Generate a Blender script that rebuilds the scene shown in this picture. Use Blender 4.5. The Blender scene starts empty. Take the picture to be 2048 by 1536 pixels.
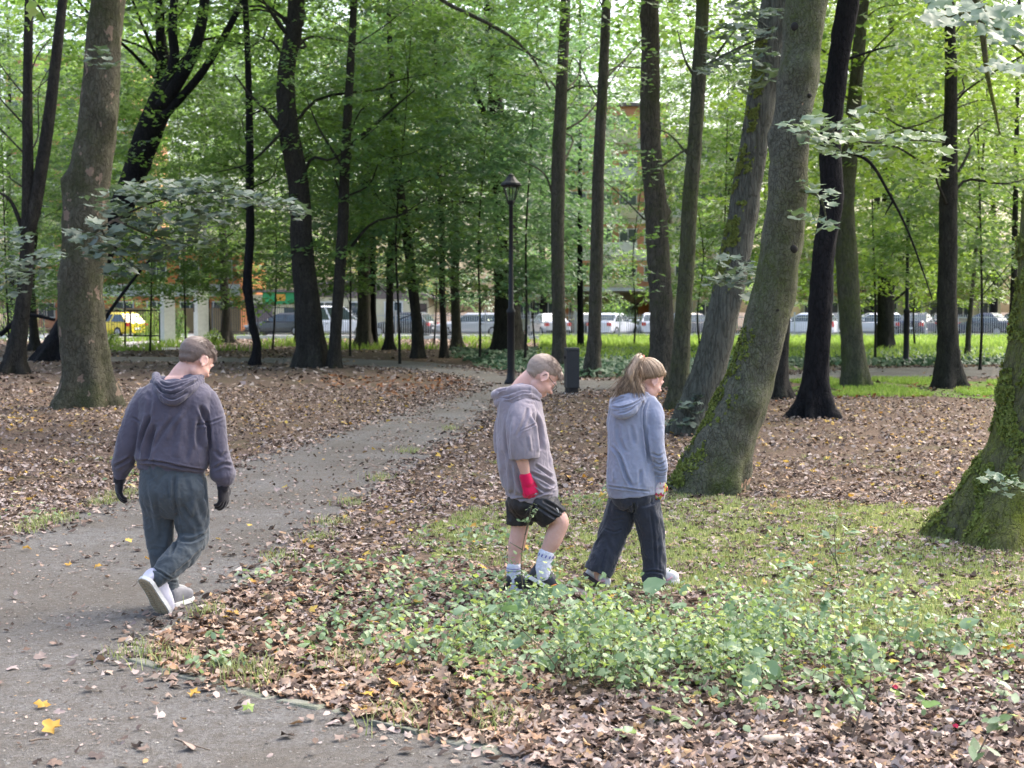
import bpy, bmesh, math, random
import numpy as np
from mathutils import Vector, Matrix
from mathutils.geometry import tessellate_polygon
rad = math.radians
rng = np.random.default_rng(7)
random.seed(7)
scn = bpy.context.scene
COL = scn.collection

# ------------------------------------------------------------------ camera
FPX = 2844.0                      # focal length in pixels of the 2048 px wide photograph
CAMZ = 1.65
PITCH = math.atan((768 - 620) / FPX)
cam_d = bpy.data.cameras.new("camera"); cam = bpy.data.objects.new("camera", cam_d); COL.objects.link(cam)
cam.location = (0, 0, CAMZ); cam.rotation_euler = (math.pi / 2 - PITCH, 0, 0)
cam_d.sensor_width = 36.0; cam_d.lens = 36.0 * FPX / 2048.0
cam_d.clip_start = 0.1; cam_d.clip_end = 1500
cam_d.dof.use_dof = True; cam_d.dof.focus_distance = 8.3; cam_d.dof.aperture_fstop = 5.0
scn.camera = cam

# ------------------------------------------------------------------ sky and sun
SUN_EL, SUN_AZ = rad(50), rad(48)      # azimuth measured from +Y (away from camera) towards +X
world = bpy.data.worlds.new("World"); scn.world = world; world.use_nodes = True
wn = world.node_tree; wn.nodes.clear()
sky = wn.nodes.new("ShaderNodeTexSky"); sky.sky_type = 'NISHITA'; sky.sun_disc = False
sky.sun_elevation = SUN_EL; sky.sun_rotation = SUN_AZ
sky.air_density = 1.0; sky.dust_density = 6.0; sky.ozone_density = 1.0
bgn = wn.nodes.new("ShaderNodeBackground"); bgn.inputs['Strength'].default_value = 0.15
won = wn.nodes.new("ShaderNodeOutputWorld")
wn.links.new(sky.outputs[0], bgn.inputs['Color']); wn.links.new(bgn.outputs[0], won.inputs['Surface'])
sd = bpy.data.lights.new("sun", 'SUN'); sun = bpy.data.objects.new("sun", sd); COL.objects.link(sun)
sd.energy = 1.5; sd.angle = rad(60); sd.color = (1.0, 0.985, 0.96)
sv = Vector((math.sin(SUN_AZ) * math.cos(SUN_EL), math.cos(SUN_AZ) * math.cos(SUN_EL), math.sin(SUN_EL)))
sun.rotation_euler = sv.to_track_quat('Z', 'Y').to_euler()
scn.view_settings.view_transform = 'Standard'; scn.view_settings.look = 'None'
scn.view_settings.exposure = 2.05; scn.view_settings.gamma = 1.0
scn.view_settings.use_curve_mapping = False
scn.render.engine = 'CYCLES'
cy = scn.cycles
cy.max_bounces = 7; cy.diffuse_bounces = 4; cy.glossy_bounces = 2; cy.transmission_bounces = 5
cy.transparent_max_bounces = 4; cy.use_denoising = True; cy.caustics_reflective = False; cy.caustics_refractive = False
cy.sample_clamp_indirect = 6

# ------------------------------------------------------------------ pixel <-> place
_cp, _sp = math.cos(PITCH), math.sin(PITCH)
def ray(px, py):
    u = (px - 1024) / FPX; v = (768 - py) / FPX
    return np.array([u, _cp + v * _sp, -_sp + v * _cp])
def P(px, py, Y):                      # the point seen at a pixel, at distance Y
    r = ray(px, py); return np.array([0, 0, CAMZ]) + r * (Y / r[1])
def G(px, py, z=0.0):                  # the ground point seen at a pixel
    r = ray(px, py); return np.array([0, 0, CAMZ]) + r * ((z - CAMZ) / r[2])
def dist(py): return G(1024, py)[1]
def to_px(X, Y, Z=0.0):
    X = np.asarray(X); Y = np.asarray(Y)
    dz = Z - CAMZ; d = Y * _cp - dz * _sp; v = Y * _sp + dz * _cp
    return 1024 + FPX * X / d, 768 - FPX * v / d
def in_poly(x, y, poly):
    x = np.asarray(x); y = np.asarray(y); ins = np.zeros(x.shape, bool); n = len(poly)
    for i in range(n):
        x1, y1 = poly[i]; x2, y2 = poly[(i + 1) % n]
        c = ((y1 > y) != (y2 > y))
        with np.errstate(divide='ignore', invalid='ignore'):
            ins ^= c & (x < (x2 - x1) * (y - y1) / ((y2 - y1) if y2 != y1 else 1e-9) + x1)
    return ins
def wav(Pn, scale, seed, k=6):         # smooth cheap noise in about -1..1
    r = np.random.default_rng(seed); out = 0
    for i in range(k):
        d = r.normal(size=Pn.shape[1]); d /= np.linalg.norm(d)
        out = out + np.sin((Pn @ d) * (r.uniform(.6, 1.7) / scale) * 2 * math.pi + r.uniform(0, 6.28))
    return out / math.sqrt(k)

def cn(Pn, scale, seed):                # rounder, warped noise for cloth
    w = np.column_stack([wav(Pn, scale * 1.6, seed + 31 + i, 8) for i in range(3)]) * scale * .35
    return wav(Pn + w, scale, seed, 18)
# ------------------------------------------------------------------ materials
def new_mat(name):
    m = bpy.data.materials.new(name); m.use_nodes = True; nt = m.node_tree; nt.nodes.clear()
    out = nt.nodes.new("ShaderNodeOutputMaterial"); b = nt.nodes.new("ShaderNodeBsdfPrincipled")
    nt.links.new(b.outputs[0], out.inputs['Surface'])
    return m, nt, b, out
def ramp(nt, fac, cols, interp='LINEAR'):
    r = nt.nodes.new("ShaderNodeValToRGB"); cr = r.color_ramp; cr.interpolation = interp
    while len(cr.elements) < len(cols): cr.elements.new(.5)
    for e, (p, c) in zip(cr.elements, cols): e.position = p; e.color = (*c, 1)
    nt.links.new(fac, r.inputs[0]); return r.outputs[0]
def noise_n(nt, scale, detail=4, rough=.55, stretch=None, coord='Object', dist_=0.0):
    tc = nt.nodes.new("ShaderNodeTexCoord"); mp = nt.nodes.new("ShaderNodeMapping")
    nt.links.new(tc.outputs[coord], mp.inputs[0])
    if stretch: mp.inputs['Scale'].default_value = stretch
    n = nt.nodes.new("ShaderNodeTexNoise"); n.inputs['Scale'].default_value = scale
    n.inputs['Detail'].default_value = detail; n.inputs['Roughness'].default_value = rough
    n.inputs['Distortion'].default_value = dist_
    nt.links.new(mp.outputs[0], n.inputs['Vector']); return n.outputs['Fac']
def mixc(nt, fac, a, b):
    m = nt.nodes.new("ShaderNodeMix"); m.data_type = 'RGBA'
    for s, v in ((m.inputs[0], fac), (m.inputs[6], a), (m.inputs[7], b)):
        if isinstance(v, tuple): s.default_value = (*v, 1)
        elif isinstance(v, (int, float)): s.default_value = v
        else: nt.links.new(v, s)
    return m.outputs[2]
def mathn(nt, op, a, b=None, clamp=False):
    m = nt.nodes.new("ShaderNodeMath"); m.operation = op; m.use_clamp = clamp
    for s, v in ((m.inputs[0], a), (m.inputs[1], b)):
        if v is None: continue
        if isinstance(v, (int, float)): s.default_value = v
        else: nt.links.new(v, s)
    return m.outputs[0]
def bump(nt, b, h, strength=.5, d=.01):
    n = nt.nodes.new("ShaderNodeBump"); n.inputs['Strength'].default_value = strength; n.inputs['Distance'].default_value = d
    nt.links.new(h, n.inputs['Height']); nt.links.new(n.outputs[0], b.inputs['Normal'])
def simple(name, c, rough=.6, c2=None, scale=8, bs=0, bscale=60, bd=.004, metal=0, spec=.5, stretch=None, emit=None):
    m, nt, b, out = new_mat(name)
    b.inputs['Roughness'].default_value = rough; b.inputs['Metallic'].default_value = metal
    b.inputs['Specular IOR Level'].default_value = spec
    if c2 is None: c2 = tuple(x * .82 for x in c)
    nt.links.new(ramp(nt, noise_n(nt, scale, 5, .6, stretch), [(.3, c), (.7, c2)]), b.inputs['Base Color'])
    if bs: bump(nt, b, noise_n(nt, bscale, 4, .6, stretch), bs, bd)
    return m
def fabric(name, c, c2, weave=380, rough=.95, sheen=.25):
    m, nt, b, out = new_mat(name); b.inputs['Roughness'].default_value = rough
    b.inputs['Specular IOR Level'].default_value = .12
    b.inputs['Sheen Weight'].default_value = sheen; b.inputs['Sheen Roughness'].default_value = .5
    nt.links.new(ramp(nt, noise_n(nt, 14, 5, .65), [(.3, c), (.72, c2)]), b.inputs['Base Color'])
    h = mathn(nt, 'ADD', mathn(nt, 'MULTIPLY', noise_n(nt, weave, 2, .5), .35), noise_n(nt, 22, 4, .6))
    bump(nt, b, h, .35, .006); return m
def bark(name, dark, light, moss=None, moss_amt=.5, scale=9, bs=1.0, patch=None, stretch=(1, 1, .22), nd=.045, crack=16, pt=.72):
    m, nt, b, out = new_mat(name); b.inputs['Roughness'].default_value = .92; b.inputs['Specular IOR Level'].default_value = .15
    n1 = noise_n(nt, scale, 8, .75, stretch, dist_=.5); n2 = noise_n(nt, 1.3, 6, .68); n3 = noise_n(nt, 70, 4, .75); n4 = noise_n(nt, 26, 5, .8, (1, 1, .6))
    vo = nt.nodes.new("ShaderNodeTexVoronoi"); vo.feature = 'DISTANCE_TO_EDGE'; vo.inputs['Scale'].default_value = crack; tc = nt.nodes.new("ShaderNodeTexCoord"); mp = nt.nodes.new("ShaderNodeMapping"); mp.inputs['Scale'].default_value = (1, 1, stretch[2] * 1.2)
    nt.links.new(tc.outputs['Object'], mp.inputs[0]); ad = nt.nodes.new("ShaderNodeVectorMath"); ad.operation = 'MULTIPLY_ADD'; ad.inputs[1].default_value = (.18, .18, .18); nz = nt.nodes.new("ShaderNodeTexNoise"); nz.inputs['Scale'].default_value = 9; nt.links.new(mp.outputs[0], nz.inputs['Vector'])
    nt.links.new(nz.outputs['Color'], ad.inputs[0]); nt.links.new(mp.outputs[0], ad.inputs[2]); nt.links.new(ad.outputs[0], vo.inputs['Vector']); ck = ramp(nt, vo.outputs['Distance'], [(0, (0, 0, 0)), (.10, (1, 1, 1))])
    c = ramp(nt, mathn(nt, 'ADD', mathn(nt, 'MULTIPLY', n1, .6), mathn(nt, 'MULTIPLY', n4, .4)), [(.38, dark), (.58, light)])
    c = mixc(nt, ramp(nt, n2, [(.35, (.55, .55, .55)), (.6, (0, 0, 0))]), c, dark); c = mixc(nt, mathn(nt, 'MULTIPLY', mathn(nt, 'SUBTRACT', 1, ck), .55), c, tuple(x * .4 for x in dark))
    c = mixc(nt, ramp(nt, n3, [(.62, (0, 0, 0)), (.74, (.6, .6, .6))]), c, tuple(min(1, x * 1.7 + .01) for x in light))
    if moss:
        f = ramp(nt, mathn(nt, 'ADD', mathn(nt, 'MULTIPLY', n2, .7), mathn(nt, 'MULTIPLY', n4, .3)), [(max(0, .66 - moss_amt * .4), (0, 0, 0)), (min(1, .78 - moss_amt * .3), (1, 1, 1))])
        c = mixc(nt, f, c, mixc(nt, ramp(nt, n3, [(.35, (0, 0, 0)), (.65, (1, 1, 1))]), tuple(x * .35 for x in moss), moss))
    if patch:
        pn = noise_n(nt, 4.2, 3, .6, (1, 1, .7)); c = mixc(nt, ramp(nt, pn, [(pt, (0, 0, 0)), (pt + .012, (1, 1, 1))]), c, patch)
    nt.links.new(c, b.inputs['Base Color'])
    bump(nt, b, mathn(nt, 'ADD', mathn(nt, 'ADD', n1, mathn(nt, 'MULTIPLY', n3, .35)), mathn(nt, 'ADD', mathn(nt, 'MULTIPLY', ck, .35), mathn(nt, 'MULTIPLY', n4, .6))), bs, nd); return m
def leafm(name, cols, trans=.45, rough=.45, tcol=None, spec=.4):
    """cols: colours picked per leaf"""
    m, nt, b, out = new_mat(name)
    g = nt.nodes.new("ShaderNodeNewGeometry")
    k = len(cols); c = ramp(nt, g.outputs['Random Per Island'], [(i / max(1, k - 1), cc) for i, cc in enumerate(cols)])
    nt.links.new(c, b.inputs['Base Color']); b.inputs['Roughness'].default_value = rough
    b.inputs['Specular IOR Level'].default_value = spec
    t = nt.nodes.new("ShaderNodeBsdfTranslucent"); ms = nt.nodes.new("ShaderNodeMixShader"); ms.inputs[0].default_value = trans
    if tcol: nt.links.new(mixc(nt, .6, c, tcol), t.inputs['Color'])
    else: nt.links.new(c, t.inputs['Color'])
    nt.links.new(b.outputs[0], ms.inputs[1]); nt.links.new(t.outputs[0], ms.inputs[2]); nt.links.new(ms.outputs[0], out.inputs['Surface'])
    return m

# ------------------------------------------------------------------ objects
def tag(o, label=None, cat=None, group=None, kind=None):
    if label: o['label'] = label
    if cat: o['category'] = cat
    if group: o['group'] = group
    if kind: o['kind'] = kind
    return o
def empty(name, loc, label=None, cat=None, group=None):
    o = bpy.data.objects.new(name, None); COL.objects.link(o); o.location = Vector(loc); o.empty_display_size = .2
    return tag(o, label, cat, group)
def add_mesh(name, V, F, mats, parent=None, smooth=False, midx=None):
    """V (N,3) in world space (or in the parent's space shifted by its location); F list of arrays of equal-size faces"""
    V = np.asarray(V, float)
    if parent is not None:
        off = np.array(parent.location); par = parent.parent
        while par is not None: off = off + np.array(par.location); par = par.parent
        V = V - off
    me = bpy.data.meshes.new(name)
    if isinstance(F, np.ndarray): F = [F]
    F = [np.asarray(f, dtype=np.int32) for f in F if len(f)]
    nl = sum(f.size for f in F); nf = sum(len(f) for f in F)
    me.vertices.add(len(V)); me.vertices.foreach_set('co', V.ravel())
    me.loops.add(nl); me.polygons.add(nf)
    me.loops.foreach_set('vertex_index', np.concatenate([f.ravel() for f in F]))
    tot = np.concatenate([np.full(len(f), f.shape[1]) for f in F]); st = np.concatenate([[0], np.cumsum(tot)[:-1]])
    me.polygons.foreach_set('loop_start', st.astype(np.int32))
    try: me.polygons.foreach_set('loop_total', tot.astype(np.int32))
    except Exception: pass
    smooth = smooth or any(w in name for w in ('leaf', 'foliage', 'growth', 'weed', 'litter', 'crown', 'petal', 'pole', 'wheel', 'hair'))
    me.polygons.foreach_set('use_smooth', np.full(nf, bool(smooth)))
    if midx is not None: me.polygons.foreach_set('material_index', np.asarray(midx, np.int32))
    me.update(calc_edges=True); me.validate()
    for m in (mats if isinstance(mats, (list, tuple)) else [mats]): me.materials.append(m)
    o = bpy.data.objects.new(name, me); COL.objects.link(o)
    if parent is not None: o.parent = parent
    return o
class MB:
    """collects shapes"""
    def __init__(s): s.V = []; s.F = {}; s.n = 0
    def add(s, V, F):
        V = np.asarray(V, float)
        for f in (F if isinstance(F, list) else [F]):
            f = np.asarray(f)
            if len(f): s.F.setdefault(f.shape[1], []).append(f + s.n)
        s.V.append(V); s.n += len(V); return s
    def arrays(s): return np.concatenate(s.V), [np.concatenate(v) for v in s.F.values()]
    def build(s, name, mat, parent=None, smooth=False):
        V, F = s.arrays(); return add_mesh(name, V, F, mat, parent, smooth)
def box(c, size, rz=0.0, taper=1.0):
    x, y, z = np.array(size) / 2.0
    V = np.array([[sx * x * (taper if sz > 0 else 1), sy * y * (taper if sz > 0 else 1), sz * z] for sz in (-1, 1) for sx, sy in ((-1, -1), (1, -1), (1, 1), (-1, 1))], float)
    c_, s_ = math.cos(rz), math.sin(rz); R = np.array([[c_, -s_, 0], [s_, c_, 0], [0, 0, 1]])
    V = V @ R.T + np.array(c)
    return V, np.array([[3, 2, 1, 0], [4, 5, 6, 7], [0, 1, 5, 4], [1, 2, 6, 5], [2, 3, 7, 6], [3, 0, 4, 7]])
def rings(C, A, B, n=20, sq=1.0, cap=True, capr=0.0):
    """skin through elliptical rings centred C with half axes A, B (vectors)"""
    C, A, B = (np.asarray(v, float) for v in (C, A, B)); k = len(C)
    t = np.linspace(0, 2 * math.pi, n, endpoint=False)
    ct, st = np.cos(t), np.sin(t)
    if sq != 1.0: ct = np.sign(ct) * np.abs(ct) ** sq; st = np.sign(st) * np.abs(st) ** sq
    V = C[:, None, :] + A[:, None, :] * ct[None, :, None] + B[:, None, :] * st[None, :, None]
    V = V.reshape(-1, 3); i = np.arange(n); j = (i + 1) % n
    Q = np.concatenate([np.stack([r * n + i, r * n + j, (r + 1) * n + j, (r + 1) * n + i], 1) for r in range(k - 1)])
    F = [Q]
    if cap:
        c0 = len(V); V = np.vstack([V, C[0], C[-1]])
        F.append(np.concatenate([np.stack([np.full(n, c0), j, i], 1), np.stack([np.full(n, c0 + 1), (k - 1) * n + i, (k - 1) * n + j], 1)]))
    # outward winding
    ax = C[-1] - C[0]
    if np.dot(np.cross(A[0], B[0]), ax if np.linalg.norm(ax) > 1e-9 else np.cross(A[0], B[0])) < 0: F = [f[:, ::-1] for f in F]
    return V, F
def cr(pts, m):
    """Catmull-Rom resample rows of pts to m samples"""
    p = np.asarray(pts, float); k = len(p)
    if k < 3: t = np.linspace(0, 1, m)[:, None]; return p[0] * (1 - t) + p[-1] * t
    q = np.vstack([2 * p[0] - p[1], p, 2 * p[-1] - p[-2]]); out = []
    for s in np.linspace(0, k - 1 - 1e-9, m):
        i = int(s); t = s - i; a, b, c, d = q[i:i + 4]
        out.append(.5 * (2 * b + (c - a) * t + (2 * a - 5 * b + 4 * c - d) * t * t + (3 * b - a - 3 * c + d) * t ** 3))
    return np.array(out)
def tube(pts, radii, n=12, m=None, flat=None, round_caps=True, hollow=0):
    """tapered tube; pts (k,3), radii (k,); flat=(axis vector, factor) squashes along an axis"""
    p = np.asarray(pts, float); r = np.asarray(radii, float)
    if m:
        q = cr(np.column_stack([p, r]), m); p, r = q[:, :3], np.maximum(q[:, 3], 1e-4)
    T = np.gradient(p, axis=0); T /= np.linalg.norm(T, axis=1)[:, None] + 1e-12
    if round_caps:
        a = [.35, .75, .95]
        p0 = [p[0] - T[0] * r[0] * math.sqrt(max(0, 1 - x * x)) * .8 for x in a]; p1 = [p[-1] + T[-1] * r[-1] * math.sqrt(max(0, 1 - x * x)) * .8 for x in a[::-1]]
        p = np.vstack([p0, p, p1]); r = np.concatenate([[x * r[0] for x in a], r, [x * r[-1] for x in a[::-1]]]); T = np.vstack([[T[0]] * 3, T, [T[-1]] * 3])
    if hollow:
        p = np.vstack([p, p[-1] - T[-1] * 0.004, p[-1] - T[-1] * hollow]); r = np.concatenate([r, [r[-1] * .86, r[-1] * .8]]); T = np.vstack([T, T[-1], T[-1]])
    u = np.cross(T[0], [0, 0, 1.0] if abs(T[0][2]) < .9 else [1.0, 0, 0]); u /= np.linalg.norm(u); A = []; B = []
    for i in range(len(p)):
        u = u - T[i] * np.dot(u, T[i]); u /= np.linalg.norm(u) + 1e-12; v = np.cross(T[i], u); A.append(u * r[i]); B.append(v * r[i])
    V, F = rings(p, A, B, n)
    if flat is not None:
        ax = np.array(flat[0], float); ax /= np.linalg.norm(ax)
        base = np.repeat(p, n, axis=0); base = np.vstack([base, p[0], p[-1]])
        d = (V - base) @ ax; V = V - np.outer(d * (1 - flat[1]), ax)
    return V, F
def ell(c, r, M=None, n=16):
    """ellipsoid; M columns = axes"""
    M = np.eye(3) if M is None else np.asarray(M); a = np.linspace(-math.pi / 2 + .12, math.pi / 2 - .12, 9)
    C = np.array([np.array(c) + M[:, 2] * r[2] * math.sin(x) for x in a])
    A = np.array([M[:, 0] * r[0] * math.cos(x) for x in a]); B = np.array([M[:, 1] * r[1] * math.cos(x) for x in a])
    return rings(C, A, B, n)
def poly_sheet(name, pts, z, mat, label=None):
    tri = tessellate_polygon([[Vector((p[0], p[1], 0)) for p in pts]])
    V = np.array([[p[0], p[1], z] for p in pts]); T = np.array([list(t) for t in tri])
    a = V[T[:, 1]] - V[T[:, 0]]; b = V[T[:, 2]] - V[T[:, 0]]; s = a[:, 0] * b[:, 1] - a[:, 1] * b[:, 0]; T[s < 0] = T[s < 0][:, ::-1]
    return add_mesh(name, V, T, mat)
def fuse(parts, voxel, it=3, fac=.5):
    """union of closed shapes as one skin -> V, quads/tris"""
    mb = MB()
    for V, F in parts: mb.add(V, F)
    V, F = mb.arrays(); o = add_mesh("tmp", V, F, [])
    r = o.modifiers.new("r", 'REMESH'); r.mode = 'VOXEL'; r.voxel_size = voxel
    if it: s = o.modifiers.new("s", 'SMOOTH'); s.iterations = it; s.factor = fac
    dg = bpy.context.evaluated_depsgraph_get(); dg.update(); ev = o.evaluated_get(dg); me = ev.to_mesh()
    nv = len(me.vertices); co = np.empty(nv * 3, np.float32); me.vertices.foreach_get('co', co); no = np.empty(nv * 3, np.float32); me.vertices.foreach_get('normal', no)
    nl = len(me.loops); li = np.empty(nl, np.int32); me.loops.foreach_get('vertex_index', li)
    Q = li.reshape(-1, 4) if nl == 4 * len(me.polygons) else None
    if Q is None:
        Q = np.array([list(p.vertices) for p in me.polygons if len(p.vertices) == 4])
    ev.to_mesh_clear(); m0 = o.data; bpy.data.objects.remove(o); bpy.data.meshes.remove(m0)
    return co.reshape(-1, 3).astype(float), no.reshape(-1, 3).astype(float), Q
def fold(V, N, lines):
    """soft creases (depth<0) or ridges on the near side of the cloth: (points, width, depth)"""
    D = np.zeros(len(V)); side = np.clip(-N[:, 1] * 1.8 + .25, 0, 1)
    for pts, w, a in lines:
        if not a: continue
        p = cr(pts, 16) if len(pts) > 2 else np.array([np.array(pts[0]) * (1 - t) + np.array(pts[-1]) * t for t in np.linspace(0, 1, 12)])
        best = np.full(len(V), 1e9); s_at = np.zeros(len(V)); dep = np.zeros(len(V)); S = np.array([1, .12, 1.0])
        for i in range(len(p) - 1):
            ab = (p[i + 1] - p[i]) * S; rel = (V - p[i]) * S; t = np.clip((rel @ ab) / (ab @ ab + 1e-12), 0, 1)
            d = np.linalg.norm(rel - t[:, None] * ab, axis=1); up = d < best; best[up] = d[up]; s_at[up] = ((i + t) / (len(p) - 1))[up]
        fade = np.clip(np.minimum(s_at, 1 - s_at) * 5, 0, 1) ** .6; x = best / w
        D += a * (np.exp(-x ** 2) - .45 * np.exp(-((x - 1.9) / .8) ** 2)) * fade * side
    return V + N * D[:, None]

# ------------------------------------------------------------------ leaves
def leaf_quads(C, N, size, seed, aspect=.62, fold_=.12):
    """one bent rhombus per centre"""
    r = np.random.default_rng(seed); n = len(C)
    N = N / (np.linalg.norm(N, axis=1)[:, None] + 1e-9)
    a = r.normal(size=(n, 3)); a -= N * np.sum(a * N, 1)[:, None]; a /= np.linalg.norm(a, axis=1)[:, None] + 1e-9
    b = np.cross(N, a); L = (size * r.uniform(.65, 1.25, n))[:, None] if np.ndim(size) == 0 else (size * r.uniform(.7, 1.2, n))[:, None]
    V = np.stack([C - a * L * .5, C + b * L * aspect * .5 - N * L * fold_, C + a * L * .5 - N * L * fold_ * .5, C - b * L * aspect * .5 - N * L * fold_], 1).reshape(-1, 3)
    F = np.arange(4 * n).reshape(-1, 4); return V, F
def leaf_shape(outline, C, N, size, seed, curl=.25, adir=None, dirj=6.3):
    """leaves with a drawn outline (fan from the centre); outline (k,2) in unit size"""
    r = np.random.default_rng(seed); n = len(C); o = np.asarray(outline, float); k = len(o)
    N = N / (np.linalg.norm(N, axis=1)[:, None] + 1e-9)
    a = r.normal(size=(n, 3)) if adir is None else adir + r.normal(size=(n, 3)) * dirj
    a -= N * np.sum(a * N, 1)[:, None]; a /= np.linalg.norm(a, axis=1)[:, None] + 1e-9; b = np.cross(N, a)
    L = (size * r.uniform(.6, 1.2, n))[:, None, None]
    cu = r.normal(0, curl, n)[:, None]; cv = r.normal(0, curl, n)[:, None]
    rr = np.vstack([[0, 0], o]); h = cu * (rr[:, 0] ** 2)[None] + cv * (rr[:, 1] ** 2)[None] + r.normal(0, curl * .18, (n, k + 1))
    V = C[:, None] + L * (a[:, None] * rr[None, :, 0:1] + b[:, None] * rr[None, :, 1:2] + N[:, None] * h[..., None])
    i = np.arange(1, k + 1); j = np.roll(i, -1); T = np.stack([np.zeros(k, int), i, j], 1)
    F = (np.arange(n)[:, None, None] * (k + 1) + T[None]).reshape(-1, 3); return V.reshape(-1, 3), F
def _lobed():
    pts = []
    for ang, rr in ((-180, .10), (-140, .42), (-112, .30), (-78, .62), (-50, .36), (-28, .50), (0, .62), (28, .50), (50, .36), (78, .62), (112, .30), (140, .42)):
        pts.append((rr * math.cos(rad(ang)), rr * math.sin(rad(ang))))
    return pts
LOBED = _lobed()
OVAL = [(-.5, 0), (-.25, -.24), (.12, -.27), (.5, 0), (.12, .27), (-.25, .24)]
BROAD = [(-.45, 0), (-.4, -.22), (-.15, -.40), (.15, -.34), (.36, -.16), (.55, 0), (.36, .16), (.15, .34), (-.15, .40), (-.4, .22)]
# ================================================================== ground
def soil_mat():
    m, nt, b, out = new_mat("leaf_strewn_soil"); b.inputs['Roughness'].default_value = .95; b.inputs['Specular IOR Level'].default_value = .1
    n1 = noise_n(nt, 1.1, 6, .65); n2 = noise_n(nt, 16, 6, .75); n3 = noise_n(nt, 70, 3, .6)
    n4 = noise_n(nt, 38, 4, .8); c = ramp(nt, mathn(nt, 'ADD', mathn(nt, 'MULTIPLY', n2, .5), mathn(nt, 'MULTIPLY', n4, .5)), [(.38, (.03, .022, .017)), (.48, (.085, .06, .045)), (.56, (.17, .12, .09)), (.66, (.30, .22, .165))])
    g = ramp(nt, n1, [(.5, (0, 0, 0)), (.7, (1, 1, 1))])
    c = mixc(nt, mathn(nt, 'MULTIPLY', g, .3), c, (.06, .085, .022))
    nt.links.new(c, b.inputs['Base Color']); bump(nt, b, mathn(nt, 'ADD', n2, mathn(nt, 'MULTIPLY', n3, .5)), .8, .03); return m
def gravel_mat():
    m, nt, b, out = new_mat("path_gravel"); b.inputs['Roughness'].default_value = .95; b.inputs['Specular IOR Level'].default_value = .15
    n1 = noise_n(nt, .8, 5, .6); n2 = noise_n(nt, 55, 6, .85); n3 = noise_n(nt, 170, 3, .8)
    c = ramp(nt, n2, [(.28, (.075, .072, .068)), (.47, (.185, .178, .17)), (.6, (.27, .262, .252)), (.76, (.42, .41, .395))])
    n5 = noise_n(nt, 13, 6, .8); c = mixc(nt, ramp(nt, n5, [(.40, (.55, .55, .55)), (.56, (0, 0, 0))]), c, (.11, .092, .072)); c = mixc(nt, ramp(nt, n1, [(.35, (0, 0, 0)), (.62, (.75, .75, .75))]), c, mixc(nt, n2, (.07, .06, .05), (.2, .175, .145)))
    c = mixc(nt, ramp(nt, n3, [(.64, (0, 0, 0)), (.74, (.3, .3, .3))]), c, (.36, .35, .32))
    nt.links.new(c, b.inputs['Base Color']); bump(nt, b, mathn(nt, 'ADD', n2, n3), .9, .02); return m
def lawn_mat(nm, a, b_, c_):
    m, nt, b, out = new_mat(nm); b.inputs['Roughness'].default_value = .95; b.inputs['Specular IOR Level'].default_value = .1
    n1 = noise_n(nt, .5, 5, .65); n2 = noise_n(nt, 14, 6, .7)
    c = ramp(nt, n2, [(.3, a), (.6, b_)]); c = mixc(nt, ramp(nt, n1, [(.48, (0, 0, 0)), (.64, (.8, .8, .8))]), c, c_)
    nt.links.new(c, b.inputs['Base Color']); bump(nt, b, n2, .8, .05); return m
M_soil, M_gravel = soil_mat(), gravel_mat()
M_lawn = lawn_mat("lawn_green", (.06, .10, .02), (.13, .21, .04), (.15, .13, .07))
gV = np.array([[-700, -60, 0], [700, -60, 0], [700, 900, 0], [-700, 900, 0.]])
tag(add_mesh("ground", gV, np.array([[0, 1, 2, 3]]), M_soil), kind='structure')

PATH_PX = [(-2500, 2200), (-900, 1400), (-300, 1180), (0, 1078), (90, 1052), (200, 1012), (300, 975), (455, 930), (560, 895), (640, 868), (760, 835), (860, 800), (930, 784),
  (950, 771), (915, 760), (850, 748), (760, 737), (640, 730), (520, 725), (300, 723), (-300, 724), (-300, 715), (300, 714), (520, 716), (700, 717), (860, 725), (960, 736), (1040, 748), (1120, 758),
  (1240, 760), (1400, 756), (1560, 748), (1700, 735), (2500, 728), (2500, 752), (1900, 757), (1650, 759), (1500, 768), (1300, 778), (1150, 786), (1060, 796), (1018, 816), (985, 845), (890, 895), (800, 955),
  (640, 1060), (540, 1130), (430, 1210), (330, 1268), (262, 1312), (330, 1340), (440, 1372), (600, 1408), (780, 1452), (1000, 1508), (1200, 1566), (1500, 1690), (1700, 2200)]
def wpoly(px): return [tuple(G(x, y)[:2]) for x, y in px]
PATH_W = []
_pw = wpoly(PATH_PX)
for i in range(len(_pw)):                       # ragged edge
    a, b = np.array(_pw[i]), np.array(_pw[(i + 1) % len(_pw)]); L = np.linalg.norm(b - a); k = max(1, min(40, int(L / .35)))
    for t in range(k): PATH_W.append(a + (b - a) * t / k)
PATH_W = np.array(PATH_W); _d = PATH_W[:, 1:2]
PATH_W = PATH_W + np.column_stack([wav(PATH_W, .9, 3), wav(PATH_W, .8, 4)]) * np.clip(.012 * _d, .03, .12) * (.5)
tag(poly_sheet("path", PATH_W, .004, M_gravel), kind='structure')
PATH_L = [tuple(p) for p in PATH_W]

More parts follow.
